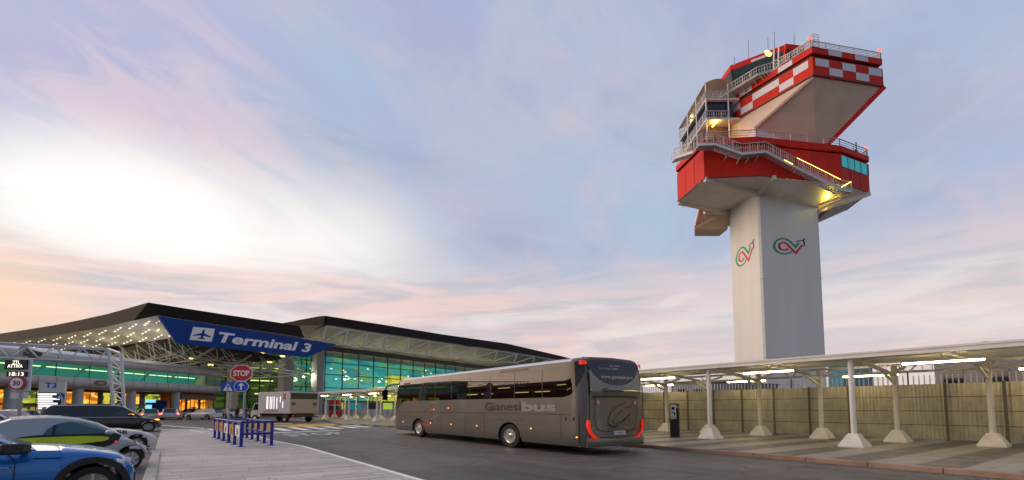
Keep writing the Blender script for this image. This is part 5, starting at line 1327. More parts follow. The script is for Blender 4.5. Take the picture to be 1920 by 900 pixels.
# blue car, nearest
def anchor(px, d, rz, fx_, hw_, ps):      # put the near front wheel at a surveyed spot
    P = cw((px-960)/FPX*d, d); l = Matrix.Rotation(rz, 3, 'Z') @ Vector((fx_*ps[0], -hw_*ps[1], 0)); return P-l
BLU = (1.0, 1.12); W_ = 1.86; Lb = 4.3
fw = 1.56; RB = R(9.5)
loc = anchor(185, 7.95, RB, fw, W_/2, BLU)
low = [(-2.15, .92), (-2.0, 1.0), (-1, .99), (.5, .97), (.80, 1.015), (1.25, .99), (1.6, .94), (1.9, .86), (2.06, .76), (2.15, .60)]
roof = [(-2.0, 1.0, 'p'), (-1.55, 1.36, 'p'), (-1.35, 1.42, 'g'), (-.45, 1.50, 'p'), (-.35, 1.50, 'g'), (-.10, 1.48, 'g'), (.62, 1.12, 'p'), (.88, 1.0, 'p')]
bc_, body, hwf, lf = make_car('parked_car', 'metallic blue car with black wheel arch trim, nose to the plaza kerb', 'car', loc, RB, Lb, W_, low, roof, (-1.28, fw), .345, 'car_blue', BLU, .21, spokes=5, group='cars parked nose to the plaza kerb', taper=.30)
b = MB(); Y = W_/2+.004; n = 19
o1 = [(fw+.50*math.sin(R(k)), -Y, max(.22, .345+.50*math.cos(R(k)))) for k in range(-104, 105, 11)]; i1_ = [(fw+.40*math.sin(R(k)), -Y+.0, max(.22, .345+.40*math.cos(R(k)))) for k in range(-104, 105, 11)]
b.hull2; n = len(o1); b.add(o1+i1_, [(k, k+1, n+k+1, n+k) for k in range(n-1)]); b.add(i1_+[(x, y+.10, z) for x, y, z in i1_], [(k, k+1, n+k+1, n+k) for k in range(n-1)]); b.build('arch_trim', 'grille', bc_, ps=BLU)
b = MB(); b.bar((.66, -Y, .25), (.66, -Y, .86), .012, .012); b.bar((.66, -Y, .86), (.56, -Y+.05, .965), .012, .012); b.build('door_seam', 'seam', bc_, ps=BLU)
b = MB(); pp = [(x, -hwf(x)*.985-.004, lf(x)*.865) for x in (.85, 1.1, 1.35, 1.6, 1.8)]
for p_, q_ in zip(pp, pp[1:]): b.bar(p_, q_, .010, .010)
b.build('bonnet_seam', 'seam', bc_, ps=BLU)
b = MB(); b.hull2([(.10, -Y-.004, .745), (.62, -Y-.004, .75), (.62, -Y-.004, .772), (.10, -Y-.004, .77)], [(.12, -Y-.03, .75), (.6, -Y-.03, .755), (.6, -Y-.03, .768), (.12, -Y-.03, .766)]); b.build('side_trim', 'chrome', bc_, ps=BLU)
b = MB(); b.loft([[(x, -W_/2-.02-w_*.24+dy, 1.04+z*hh) for dy, z in ((-.10*w_, -.07), (.10*w_, -.08), (.12*w_, .07), (-.08*w_, .09))] for x, w_, hh in ((.46, .7, .6), (.52, 1, 1), (.74, 1, 1), (.82, .8, .7))], 0, True); b.bar((.76, -W_/2+.06, .99), (.72, -W_/2-.14, 1.0), .09, .05); b.build('mirror', 'grille', bc_, ps=BLU, bevel=.05)
b = MB(); b.hull2([(1.85, -.86, .80), (2.08, -.62, .72), (2.05, -.64, .64), (1.86, -.88, .74)], [(1.80, -.80, .82), (2.02, -.58, .74), (2.0, -.6, .66), (1.82, -.82, .76)]); b.build('headlight', 'lens', bc_, ps=BLU)
# grey and lime car
GRY = (.92, 1.15); Wg = 1.66; Lg = 3.5
RG = R(13); loc = anchor(254, 13.0, RG, 1.28, Wg/2, GRY); low = [(-1.75, .86), (-1.6, .95), (-.9, .97), (.4, .94), (.9, .90), (1.2, .83), (1.5, .68), (1.68, .52), (1.75, .42)]
roof = [(-1.70, .98, 'p'), (-1.45, 1.30, 'p'), (-1.2, 1.40, 'p'), (-.75, 1.43, 'p'), (-.5, 1.435, 'p'), (-.2, 1.42, 'p'), (.2, 1.36, 'p'), (.55, 1.25, 'p'), (.9, 1.06, 'p'), (1.15, .86, 'p')]
gc, body, hwf, lf = make_car('parked_car', 'pale grey rounded city car with a lime green door panel, nose to the kerb', 'car', loc, RG, Lg, Wg, low, roof, (-1.1, 1.28), .285, 'car_grey', GRY, .18, spokes=6, group='cars parked nose to the plaza kerb', taper=.22)
Y = Wg/2+.002
side_plate(gc, [(-1.35, .70), (-1.1, .60), (.55, .60), (.80, .68), (.98, .82), (1.02, .93), (.9, .985), (-.75, .985), (-1.2, .93)], 'door_surround', 'black', Y, GRY)
side_plate(gc, [(-1.40, .86), (-1.22, .92), (-.6, .935), (.2, .935), (.62, .915), (.74, .89), (.74, .83), (.64, .79), (.2, .75), (-.35, .705), (-.75, .70), (-1.15, .76), (-1.38, .82)], 'door', 'car_lime', Y+.012, GRY, .02)
gw = MB(); gk = [(-.62, .965, .90), (-.52, 1.12, .85), (-.32, 1.25, .80), (-.05, 1.30, .77), (.25, 1.255, .765), (.52, 1.16, .79), (.74, 1.05, .83), (.86, .965, .90)]
for sg in (-1, 1): gw = MB(); gw.poly([(x, sg*(Wg/2*(k+.045)), z) for x, z, k in gk]); gw.build('side_window', 'car_glass', gc, ps=GRY)
b = MB(); b.bar((-.40, -Wg/2*.95, .965), (-.37, -Wg/2*.86, 1.22), .05, .05); b.build('window_post', 'black', gc, ps=GRY)
b = MB(); b.sphere((-.82, -Y-.03, .80), .10, .015, .085, 14, 8); b.build('charge_flap', 'car_lime', gc, ps=GRY)
b = MB(); b.sphere((.90, -Y-.02, .76), .035, .012, .03, 10, 6); b.build('side_marker', 'tail_red', gc, ps=GRY)
mirrors(gc, .72, 1.0, Wg, 'car_grey', GRY, .9)
b = MB(); b.hull2([(1.36, -.80, .76), (1.62, -.62, .60), (1.60, -.64, .52), (1.40, -.82, .66)], [(1.30, -.72, .78), (1.56, -.55, .62), (1.55, -.56, .54), (1.34, -.74, .68)]); b.build('headlight', 'lens', gc, ps=GRY)
b = MB(); b.poly([(-1.74, -.62, .99), (-1.50, -.58, 1.24), (-1.50, .58, 1.24), (-1.74, .62, .99)]); b.build('rear_window', 'car_glass_dark', gc, ps=GRY)
# white car numbered 58
loc = anchor(263, 18.0, RG, 1.22, .85, (.95, 1.12)); low = sedan_low(3.8, .88); roof = [(-1.85, .9, 'p'), (-1.6, 1.2, 'g'), (-1.3, 1.27, 'g'), (-.7, 1.28, 'p'), (-.6, 1.28, 'g'), (-.35, 1.22, 'g'), (.45, .88, 'g')]
wc, body, hwf, lf = make_car('parked_car', 'white car numbered 58 on its wing, mostly hidden behind the grey and lime car', 'car', loc, RG, 3.8, 1.7, low, roof, (-1.15, 1.22), .30, 'car_white', (.95, 1.12), .19, group='cars parked nose to the plaza kerb')
b = MB(); b.text('58', (.56, -.866, .715), (.36, .012, -.035), (0, .045, .13), .02); b.build('lettering', 'black', wc, ps=(.95, 1.12))
# black van
VP_ = (1.22, 1.15); loc = Vector((-.35-2.5*1.22, 41.6+1.1, 0))
low = [(-2.5, 1.02), (-2.3, 1.06), (1.0, 1.04), (1.5, 1.02), (2.0, .92), (2.35, .78), (2.5, .6)]; roof = [(-2.48, 1.06, 'p'), (-2.38, 1.6, 'p'), (-2.2, 1.80, 'p'), (-2.1, 1.81, 'g'), (-.7, 1.83, 'p'), (-.6, 1.83, 'g'), (.35, 1.80, 'p'), (.45, 1.79, 'g'), (.75, 1.72, 'g'), (1.62, 1.05, 'g')]
vn, body, hwf, lf = make_car('passenger_van', 'long black passenger van with pale alloy wheels passing behind the parked cars', 'van', loc, 0, 5.0, 1.9, low, roof, (-1.5, 1.92), .335, 'car_black', VP_, .2, 'car_glass_dark', spokes=11)
mirrors(vn, 1.12, 1.13, 1.9, 'black', VP_, 1.2)
b = MB(); b.bar((-2.4, -.952, 1.015), (1.4, -.952, 1.0), .012, .03); b.build('side_trim', 'chrome', vn, ps=VP_)
b = MB(); b.sphere((1.14, -1.08, 1.17), .13, .05, .05, 8, 6); b.sphere((2.30, -.80, .82), .12, .08, .05, 8, 6); b.build('indicator', 'indicator', vn, ps=VP_)
side_plate(vn, [(.42, 1.08), (1.36, 1.07), (1.0, 1.34), (.68, 1.60), (.42, 1.66)], 'front_window', 'car_glass', .80, VP_, .02)
# taxis and cars by the terminal
tx = (1.15, 1.3)
def h_of(x, y): return math.atan2(y, x)
hatch_low = [(-2.1, .80), (-2.0, .96), (-1.5, .98), (.9, .95), (1.5, .86), (1.95, .72), (2.1, .52)]
wag = [(-2.08, .97, 'p'), (-1.85, 1.35, 'p'), (-1.6, 1.45, 'g'), (-.6, 1.49, 'p'), (-.5, 1.49, 'g'), (.1, 1.43, 'g'), (.95, .97, 'g')]
def taxi(name, label, px, py, d, hd, paint, **k):
    p = at_depth(px, py, d); h = cw(*hd); t, *_r = make_car(name, label, 'car', (p.x, p.y, 0), math.atan2(h.y, h.x), 4.2, 1.8, hatch_low, wag, (-1.3, 1.3), .31, paint, tx, .2, 'car_glass_dark', group='cars queuing by the terminal', **k); return t
taxi('queuing_car', 'white car seen from behind with both brake lights glowing red', 321, 785, 67, (-.50, .86), 'car_white', taill='brake_red')
t = taxi('queuing_car', 'silver white hatchback turned side on before the orange entrance', 384, 786, 66, (-.93, .22), 'car_white', taill='tail_red')
taxi('queuing_car', 'silver estate car right behind the nose of the black van', 274, 786, 63, (-.75, .66), 'car_silver', taill='brake_red')
taxi('queuing_car', 'cream taxi half hidden behind the silver white hatchback', 357, 781, 78, (-.93, .30), 'car_silver', taill='tail_red')
taxi('queuing_car', 'pale car parked between the blue arrow sign pole and the truck cab', 458, 782, 74, (-.95, .2), 'car_white', taill='tail_red')
taxi('queuing_car', 'pale car partly hidden behind the crossing sign pole', 429, 781, 80, (-.95, .2), 'car_silver', taill='tail_red')
for px, d, lab, paint in ((6, 30, 'white estate car standing behind the speed limit sign post', 'car_white'), (52, 37, 'silver car behind the black van tail, below the T3 board', 'car_silver')):
    p = at_depth(px, 790, d); t, *_r = make_car('queuing_car', lab, 'car', (p.x, p.y, 0), math.atan2(*reversed(cw(.9, .1).to_2d()[:])), 4.2, 1.8, hatch_low, wag, (-1.3, 1.3), .31, paint, tx, .2, 'car_glass_dark', group='cars queuing by the terminal')
# box truck
h = cw(-.87, .49); p = at_depth(541, 795, 53.5); ang_t = math.atan2(h.y, h.x)
lf_ = Vector((-h.y, h.x, 0)).normalized()
trk = thing('box_truck', 'white box truck with plain tan tail lift parked by the yellow bay', 'truck', (p.x, p.y, 0), ang_t)
Wt = 3.8; Lt = 5.6; z0, z1 = .98, 3.42          # local x ahead, y from 0 (left side) to -Wt
b = MB(); b.box(0, Lt, -Wt, 0, z0, z1); b.build('box', 'truck_white', trk, bevel=.03)
b = MB(); b.box(-.05, -.002, -Wt+.12, -.12, z0+.06, z0+1.55); b.build('tail_lift', 'truck_rear', trk)
b = MB(); b.box(-.03, -.003, -Wt+.12, -.12, z0+1.60, z1-.14); b.build('roller_door', 'black', trk)
b = MB()
for y in (-.06, -Wt+.06): b.box(-.06, .02, y-.06, y+.06, z0, z1)
b.box(-.06, .02, -Wt, 0, z1-.12, z1+.02); b.build('door_frame', 'truck_white', trk)
for y in (-.485, -Wt+.485): b = MB(); b.box(-.062, -.05, y-.26, y+.26, z0+.9, z0+1.25); b.build('warning_panel', 'cloth_grey', trk)
b = MB(); q = [(2.6, 1.50, 2.9), (3.0, 1.5, 2.88), (3.3, 1.5, 2.86), (3.75, 1.5, 2.9), (3.9, 1.5, 2.9), (2.1, 1.5, 2.8), (1.5, 2.2, 2.9), (1.05, 1.6, 2.3)]
for x, a, c in q: b.box(x, x+.14, .004, .012, a, c)
b.build('side_stripe', 'board_white', trk)
b = MB(); b.obox((.85, .01, 2.9), (.26, 0, .32), (0, .004, 0), (-.06, 0, .05)); b.obox((.85, .014, 2.9), (.26, 0, -.32), (0, .004, 0), (.06, 0, .05)); b.obox((3.2, .01, 1.25), (1.3, 0, 0), (0, .004, 0), (0, 0, .05)); b.build('side_mark', 'sign_red', trk)
b = MB(); prof = [(Lt+.15, .55), (Lt+1.9, .55), (Lt+1.95, 1.0), (Lt+1.75, 1.35), (Lt+1.25, 2.15), (Lt+.15, 2.25)]
b.hull2([(x, -Wt+.35, z) for x, z in prof], [(x, -.35, z) for x, z in prof]); b.build('cab', 'car_white', trk, bevel=.05)
b = MB(); b.poly([(Lt+.5, -.335, 1.35), (Lt+1.5, -.335, 1.38), (Lt+1.15, -.335, 2.05), (Lt+.5, -.335, 2.1)]); b.build('side_window', 'car_glass_dark', trk); b = MB(); b.poly([(Lt+1.77, -.5, 1.38), (Lt+1.30, -.5, 2.12), (Lt+1.30, -Wt+.5, 2.12), (Lt+1.77, -Wt+.5, 1.38)]); b.build('windscreen', 'car_glass_dark', trk)
b = MB(); b.box(-.1, Lt+1, -Wt+.6, -.6, .62, .96); b.box(-.25, .1, -Wt+.2, -.2, .55, .66); b.box(.4, 1.2, -.55, -.15, .45, .9); b.build('chassis', 'black', trk)
for x in (1.1, Lt+.95):
    for y in (-.22, -Wt+.22):
        sg = 1 if y > -1 else -1; b = MB(); b.disc_lathe((x, y, .40), (0, sg, 0), [(0, -.3), (.36, -.3), (.40, -.26), (.40, -.03), (.34, 0), (.22, -.02), (.20, -.07), (0, -.07)], 22, 0, 1.25); wh = b.build('wheel', 'rubber', trk)
        b = MB(); b.disc_lathe((x, y, .40), (0, sg, 0), [(.2, -.03), (.13, -.04), (.06, 0), (0, 0)], 18, 0, 1.25); b.build('rim', 'base_white', wh)
b = MB(); b.sphere((-.27, -.3, .72), .05, .12, .07, 8, 6); b.build('tail_light', 'tail_red', trk); b = MB(); b.sphere((-.27, -Wt+.3, .72), .05, .12, .07, 8, 6); b.build('tail_light', 'tail_red', trk)
b = MB(); b.path([(Lt+1.4, -.2, 1.4), (Lt+1.5, .15, 1.55), (Lt+1.5, .2, 2.0)], .05, 6); b.box(Lt+1.42, Lt+1.55, .08, .34, 1.5, 2.1); b.build('mirror', 'black', trk)
# ------------------------------------------------------------------ barrier, signs, gantry, people
BR_ = thing('pedestrian_barrier', 'dark blue tubular barrier with orange and white cards on the plaza paving', 'barrier', (3.1, 25.5, .008))
b = MB()
def wp(x, y, z=0.0): return Vector((x-3.1, y-25.5, z))
Lp = [wp(2.56-.056*k*1.55*.98, 23.25+1.55*k) for k in range(6)]; Rp = [wp(3.75-.05*k, 23.45+1.6*k) for k in range(5)]
po = None
for p in Lp+Rp:
    if po is None: q = MB(); q.tube((0, 0, 0), (0, 0, 1.02), .066, 12); q.tube((0, 0, 0), (0, 0, .02), .17, 14); po = q.build('post', 'rail_blue', BR_); po.location = p
    else: copy_part(po, p)
rl = None
def rail(a, c, r=.05):
    q = MB(); q.tube(a, c, r, 10); q.sphere(a, r, r, r, 10, 6); q.sphere(c, r, r, r, 10, 6); q.build('rail', 'rail_blue', BR_)
H1 = Vector((0, 0, 1.02)); H0 = Vector((0, 0, .52))
rail(Lp[0]+H1, Lp[-1]+H1); rail(Rp[0]+H1, Rp[-1]+H1); rail(Lp[0]+H1, Rp[0]+H1); rail(Lp[0]+H0, Rp[0]+H0); rail(Rp[0]+H0, Rp[-1]+H0, .045); rail(Lp[-1]+H1, Rp[-1]+H1)
for k in range(5):
    a, c = Lp[k].lerp(Lp[k+1], .10), Lp[k].lerp(Lp[k+1], .80); n = Vector((-1, 0, 0)); m = 'panel_orange' if k in (1, 3, 4) else 'sign_white'
    zz0, zz1 = .42, .88; a = a+n*.03; c = c+n*.03
    q = MB(); q.hull2([dn(a, zz0), dn(c, zz0), dn(c, zz1), dn(a, zz1)], [dn(a+n*.02, zz0), dn(c+n*.02, zz0), dn(c+n*.02, zz1), dn(a+n*.02, zz1)]); cd = q.build('card', m, BR_, 'orange card' if m == 'panel_orange' else 'white card')
    cc = (a+c)/2+n*.024; u = (a-c).normalized(); q = MB(); q.poly([cc+u*(.10*1.5*math.cos(j/14*6.283))+UP*(.62+.13*math.sin(j/14*6.283)) for j in range(14)]); q.poly([cc+u*s_*.13+UP*z_ for s_, z_ in ((1, .46), (-1, .46), (-1, .60), (1, .60))]); q.build('figure_mark', 'cloth_grey' if m != 'panel_orange' else 'wall_brown', cd)
for k in range(4):
    a, c = Rp[k].lerp(Rp[k+1], .12), Rp[k].lerp(Rp[k+1], .88); q = MB(); o = Vector((.04, 0, 0)); q.hull2([dn(a+o, .56), dn(c+o, .56), dn(c+o, .94), dn(a+o, .94)], [dn(a+o*1.6, .56), dn(c+o*1.6, .56), dn(c+o*1.6, .94), dn(a+o*1.6, .94)]); q.build('board', 'panel_beige', BR_)
# facing directions for signs (towards the camera)
fx = cw(1, 0); fy = cw(0, 1)
def face(c, half_w, half_h, ang=0): u = (fx*math.cos(ang)+fy*math.sin(ang)); n = Vector((u.y, -u.x, 0)); n = n if n.dot(fy) < 0 else -n; return u, n
def pole(t, p, h, r=.05, m='grey_steel'):
    q = MB(); q.tube((0, 0, 0), (0, 0, h), r, 12); q.build('pole', m, t); return t
def slab(pts, n, th, name, m, t):
    q = MB(); q.hull2([p for p in pts], [p-n*th for p in pts]); return q.build(name, m, t, world=True)
def ell(c, u, rx, rz, n=28): return [c+u*(rx*math.cos(2*math.pi*k/n))+UP*(rz*math.sin(2*math.pi*k/n)) for k in range(n)]
d_ = 27.0; p = at_depth(456, 800, d_); t = thing('stop_sign', 'red octagonal STOP sign above a round blue arrow sign on one pole', 'road sign', (p.x, p.y, .01)); pole(t, p, at_depth(455, 688, d_).z, .06)
u, n = face(None, 0, 0)
c = at_depth(454.5, 699.8, d_)+n*.10; rx, rz = 20.6*d_/FPX, 15.2*d_/FPX
oc = lambda k, o: [c+n*o+u*(rx*k*1.08*math.cos(R(22.5+45*i)))+UP*(rz*k*1.08*math.sin(R(22.5+45*i))) for i in range(8)]
slab(oc(1, 0), n, .03, 'plate', 'sign_white', t); q = MB(); q.poly(oc(.93, .004)); q.build('red_field', 'sign_red', t, world=True)
q = MB(); q.text('STOP', c-u*rx*.74-UP*rz*.34+n*.008, u*rx*1.48, UP*rz*.68, .035); q.build('lettering', 'sign_white', t, world=True)
c2 = at_depth(454, 724.8, d_)+n*.10; r2x, r2z = 14*d_/FPX, 10*d_/FPX
slab(ell(c2, u, r2x, r2z), n, .03, 'arrow_plate', 'sign_white', t); q = MB(); q.poly(ell(c2+n*.004, u, r2x*.93, r2z*.93)); q.build('blue_field', 'road_blue', t, world=True)
q = MB(); q.poly([c2+n*.009+u*r2x*a+UP*r2z*b_ for a, b_ in ((-.12, -.68), (.12, -.68), (.12, .15), (.44, .15), (0, .72), (-.44, .15), (-.12, .15))]); q.build('arrow', 'sign_white', t, world=True)
def crossing(px0, px1, py0, py1, d, label, polepx, lean=0):
    p = at_depth(polepx, 800, d); t = thing('crossing_sign', label, 'road sign', (p.x, p.y, 0)); pole(t, p, at_depth(polepx, (py0+py1)/2, d).z, .055)
    a = at_depth(px0, py1, d)+n*.09; c = at_depth(px1, py1, d)+n*.09; hz = UP*(at_depth(px0, py0, d).z-a.z); U = c-a; U.z = 0
    slab([a, a+U, a+U+hz, a+hz], n, .03, 'plate', 'road_blue', t); q = MB(); o = n*.004; q.poly([a+o+U*x+hz*y for x, y in ((.12, .10), (.88, .10), (.5, .88))]); q.build('white_triangle', 'sign_white', t, world=True)
    q = MB(); o = n*.008; f = lambda pts: q.poly([a+o+U*x+hz*y for x, y in pts])
    f(((.47, .66), (.53, .66), (.545, .72), (.50, .77), (.455, .72))); f(((.46, .36), (.55, .36), (.55, .64), (.46, .64))); f(((.47, .355), (.52, .355), (.42, .14), (.37, .14))); f(((.525, .355), (.55, .355), (.64, .14), (.58, .14))); f(((.555, .62), (.555, .55), (.66, .42), (.67, .47))); f(((.455, .62), (.455, .55), (.36, .44), (.35, .48)))
    q.build('walker_symbol', 'black', t, world=True); return t
crossing(417, 440.5, 716.5, 734.5, 27.8, 'blue pedestrian crossing sign on its own pole beside the STOP sign', 427.5)
crossing(107.5, 122.5, 737.8, 748, 37, 'small blue pedestrian crossing sign overlapping the T3 board', 116)
# 30 limit and message panel
d_ = 21.0; p = at_depth(35, 790, d_); t = thing('message_sign', 'speed limit 30 sign with lit message panels reading ZTL ATTIVA and 18:13', 'road sign', (p.x, p.y, 0)); pole(t, p, at_depth(35, 730, d_).z, .075)
def rect(px0, py0, px1, py1, d, o=0.0): a = at_depth(px0, py1, d)+n*o; U = at_depth(px1, py1, d)-at_depth(px0, py1, d); U.z = 0; H = UP*(at_depth(px0, py0, d).z-at_depth(px0, py1, d).z); return a, U, H
def rslab(name, m, px0, py0, px1, py1, d, o, th=.05):
    a, U, H = rect(px0, py0, px1, py1, d, o); return slab([a, a+U, a+U+H, a+H], n, th, name, m, t)
rslab('back_board', 'cladding_pale', 22, 672, 55, 733, d_, 0, .06); rslab('display', 'black', 10.5, 674.5, 52, 693, d_, .06, .12); rslab('clock_display', 'black', 14, 696.5, 51.5, 706, d_, .06, .12)
rslab('lower_plate', 'cladding_pale', 20, 736, 52, 747, d_, .02); 
q = MB()
for s_, x0, y1, x1, y0 in (('ZTL', 26, 682.5, 40, 676.5), ('ATTIVA', 16.5, 689.5, 45, 683.5), ('18:13', 20, 704.6, 47, 698)):
    a, U, H = rect(x0, y0, x1, y1, d_, .066); q.text(s_, a, U, H, .012)
q.build('lit_lettering', 'display_white', t, world=True)
c = at_depth(34.5, 718.5, d_)+n*.08; rx, rz = 15.5*d_/FPX, 13*d_/FPX; slab(ell(c, u, rx, rz), n, .03, 'limit_plate', 'sign_red', t); q = MB(); q.poly(ell(c+n*.004, u, rx*.77, rz*.77)); q.build('white_field', 'sign_white', t, world=True)
q = MB(); q.text('30', c-u*rx*.46-UP*rz*.32+n*.008, u*rx*.92, UP*rz*.64, .03); q.build('lettering', 'black', t, world=True)
# T3 board
d_ = 40.0; p = at_depth(92, 790, d_); t = thing('direction_board', 'pale free standing board headed T3 with white list rows, behind the black van', 'sign', (p.x, p.y, 0))
rslab('board', 'cladding_pale', 67, 716, 117, 797, d_, 0, .15)
q = MB(); a, U, H = rect(84, 717.5, 106, 727, d_, .006); q.text('T3', a, U, H, .03); q.build('lettering', 'road_blue', t, world=True)
for k in range(7):
    y = 737.5+4.4*k; rslab('list_row', 'board_white', 71+(k % 2)*.4, y, (113, 98, 112, 99, 108, 111, 96)[k], y+3.3, d_, .012, .006)
rslab('list_plate', 'black', 70, 736, 113.5, 769, d_, .004, .003)
# truss gantry over the lane
t = thing('road_gantry', 'white lattice truss gantry across the lane before the walkway building', 'gantry', dn(at_depth(220, 760, 45), 0)); gx = Vector((1, 0, 0))
T = [at_depth(203, 654, 45), at_depth(226, 662, 44.2)]; Bt = [at_depth(216, 764, 45), at_depth(236, 764, 44.2)]
dz = Vector((0, 1.3, 0)); T2 = [q_+dz for q_ in T]; B2_ = [q_+dz for q_ in Bt]
for q_ in Bt+B2_: q_.z = 0
q = MB(); legs = list(zip(T, Bt))+list(zip(T2, B2_)); 
for a, c in legs: q.tube(a, c+(c-a)*.0, .10, 8)
def lattice(q, a0, a1, b0, b1, n, r):
    for k in range(n):
        p0, p1 = a0.lerp(a1, k/n), b0.lerp(b1, k/n); q0, q1 = a0.lerp(a1, (k+1)/n), b0.lerp(b1, (k+1)/n); q.tube(p0, p1, r, 5); q.tube(p0, q1, r, 5) if k % 2 else q.tube(p1, q0, r, 5)
lattice(q, T[0], Bt[0], T[1], Bt[1], 9, .04); lattice(q, T2[0], B2_[0], T2[1], B2_[1], 9, .04); lattice(q, T[1], Bt[1], T2[1], B2_[1], 9, .035)
q.build('leg', 'cladding_pale', t, world=True)
q = MB(); Lx = 17.0; z_lo = at_depth(204, 678, 45).z
a = T[0]; a2 = T2[0]; lo = dn(T[0], z_lo)+dz*.5; e = -gx*Lx
for s0 in (a, a2, lo): q.tube(s0, s0+e, .08, 8)
q.tube(T[0], T[1], .1, 6); q.tube(T2[0], T2[1], .1, 6); n_ = 9
for k in range(n_):
    f0, f1 = e*(k/n_), e*((k+.5)/n_); f2 = e*((k+1)/n_)
    for s0 in (a, a2): q.tube(s0+f0, lo+f1, .045, 5); q.tube(lo+f1, s0+f2, .045, 5)
    q.tube(a+f0, a2+f0, .05, 5)
q.build('beam', 'cladding_pale', t, world=True)
q = MB(); cpx = at_depth(44, 668, 44.5); q.bar(cpx+UP*1.0, cpx-UP*1.2, .5, .5); q.build('camera_post', 'grey_steel', t, world=True)
for px, py, ang in ((64, 660, -.3), (58, 667, .1)):
    c = at_depth(px, py, 43.6); q = MB(); q.obox(c, fx*.55-UP*.2, fy*.2, UP*.17+fx*.04); q.build('camera_housing', 'dark_steel', t, world=True); q = MB(); q.bar(c, dn(cpx, c.z-.1), .08, .08); q.build('camera_arm', 'grey_steel', t, world=True)
# ---- people
def build_person(label, px, py, d, h, hd, top, legs, **k):
    p = at_depth(px, py, d); h_ = cw(*hd); t = thing('person', label, 'person', (p.x, p.y, 0), math.atan2(h_.y, h_.x)); s = h/1.72
    st = k.get('stride', .14); ar = k.get('arms', (.10, -.05)); W = 1.2
    # one lofted body: rings up each leg, through the trunk, neck and head, arms grown from the shoulders
    q = MB()
    def limb(path, m, n=8):
        rings = []
        for (x, y, z, r) in path: rings.append([(x*s+r*s*math.cos(6.2832*i/n)*1.0, y*s*W+r*s*W*math.sin(6.2832*i/n), z*s+ (0 if r > 0 else 0)) for i in range(n)])
        q.loft(rings, m, True)
    for sg, f in ((1, 1), (-1, -1)):
        limb([(st*f+.06, .10*sg, .0, .055), (st*f+.05, .10*sg, .06, .06), (st*f, .10*sg, .12, .045), (st*.75*f, .10*sg, .32, .058), (st*.55*f+.02, .10*sg, .50, .06), (st*.3*f, .10*sg, .72, .08), (0, .09*sg, .92, .10), (0, .05*sg, 1.0, .11)], 1)
    limb([(0, 0, .86, .10), (0, 0, .94, .145), (0, 0, 1.08, .135), (0, 0, 1.25, .155), (0, 0, 1.38, .16), (0, 0, 1.44, .11), (.005, 0, 1.48, .055), (.015, 0, 1.52, .055)], 0, 10)
    for sg, a in ((1, ar[0]), (-1, ar[1])):
        limb([(0, .13*sg, 1.42, .06), (0, .185*sg, 1.38, .062), (a*.35, .21*sg, 1.15, .05), (a*.6, .215*sg, 1.08, .045), (a, .20*sg, .88, .036)], 0); limb([(a, .20*sg, .89, .03), (a+.01, .20*sg, .84, .04), (a+.02, .20*sg, .76, .022)], 2)
    rings = []
    for z, r in ((1.50, .05), (1.53, .075), (1.58, .09), (1.63, .10), (1.68, .095), (1.715, .06), (1.725, .01)): rings.append([(.02*s+r*s*1.08*math.cos(6.2832*i/10), r*s*.9*W*math.sin(6.2832*i/10), z*s) for i in range(10)])
    q.loft(rings, 2, True); q.sphere((.125*s, 0, 1.60*s), .022*s, .016*s, .025*s, 6, 4, 2)
    q.build('body', [top, legs, 'skin'], t)
    q = MB(); rings = []
    for z, r, o_ in ((1.56, .085, -.03), (1.62, .106, -.018), (1.68, .102, -.008), (1.72, .068, 0), (1.735, .01, .01)): rings.append([((.02+o_)*s+r*s*1.06*math.cos(6.2832*i/10), r*s*.95*W*math.sin(6.2832*i/10), z*s) for i in range(10)])
    q.loft(rings, 0, True); q.build('hair', k.get('hair', 'hair'), t)
    return t
ppl = [('person in dark jacket standing between the two sign poles', 444, 780, 63, 1.74, (.2, -1), 'cloth_dark', 'cloth_dark'), ('person with pale top walking beside the crossing sign pole', 421, 780, 60, 1.62, (-1, .2), 'cloth_pale', 'cloth_dark'),
       ('person with light hair beside the blue arrow pole, dark clothes', 459, 779, 66, 1.72, (.8, -.5), 'cloth_dark', 'cloth_grey'), ('person in black leaning by the truck cab', 481, 781, 58, 1.70, (.9, -.2), 'cloth_dark', 'cloth_dark'),
       ('person in grey coat near the truck front', 469, 779, 68, 1.68, (-.5, -.8), 'cloth_grey', 'cloth_dark'), ('person in dark coat before the orange entrance', 362, 778, 72, 1.78, (0, -1), 'cloth_dark', 'cloth_dark'),
       ('person in dark top and grey trousers at the edge of the orange entrance', 391, 778, 74, 1.74, (-.3, -1), 'cloth_dark', 'cloth_grey'), ('person in reddish top behind the white car with brake lights', 310, 777, 76, 1.76, (.1, -1), 'cloth_red', 'cloth_dark'),
       ('person in pale top behind the white car roof', 324, 777, 77, 1.72, (.3, -1), 'cloth_pale', 'cloth_dark')]
for i, (lab, px, py, d, h, hd, a, c) in enumerate(ppl): build_person(lab, px, py, d, h, hd, a, c, hair='hair' if i not in (2,) else 'cloth_pale')
build_person('person with pale grey hair behind the tail of the black van', 82, 770, 33, 1.66, (.6, .6), 'cloth_grey', 'cloth_dark', hair='cloth_pale')
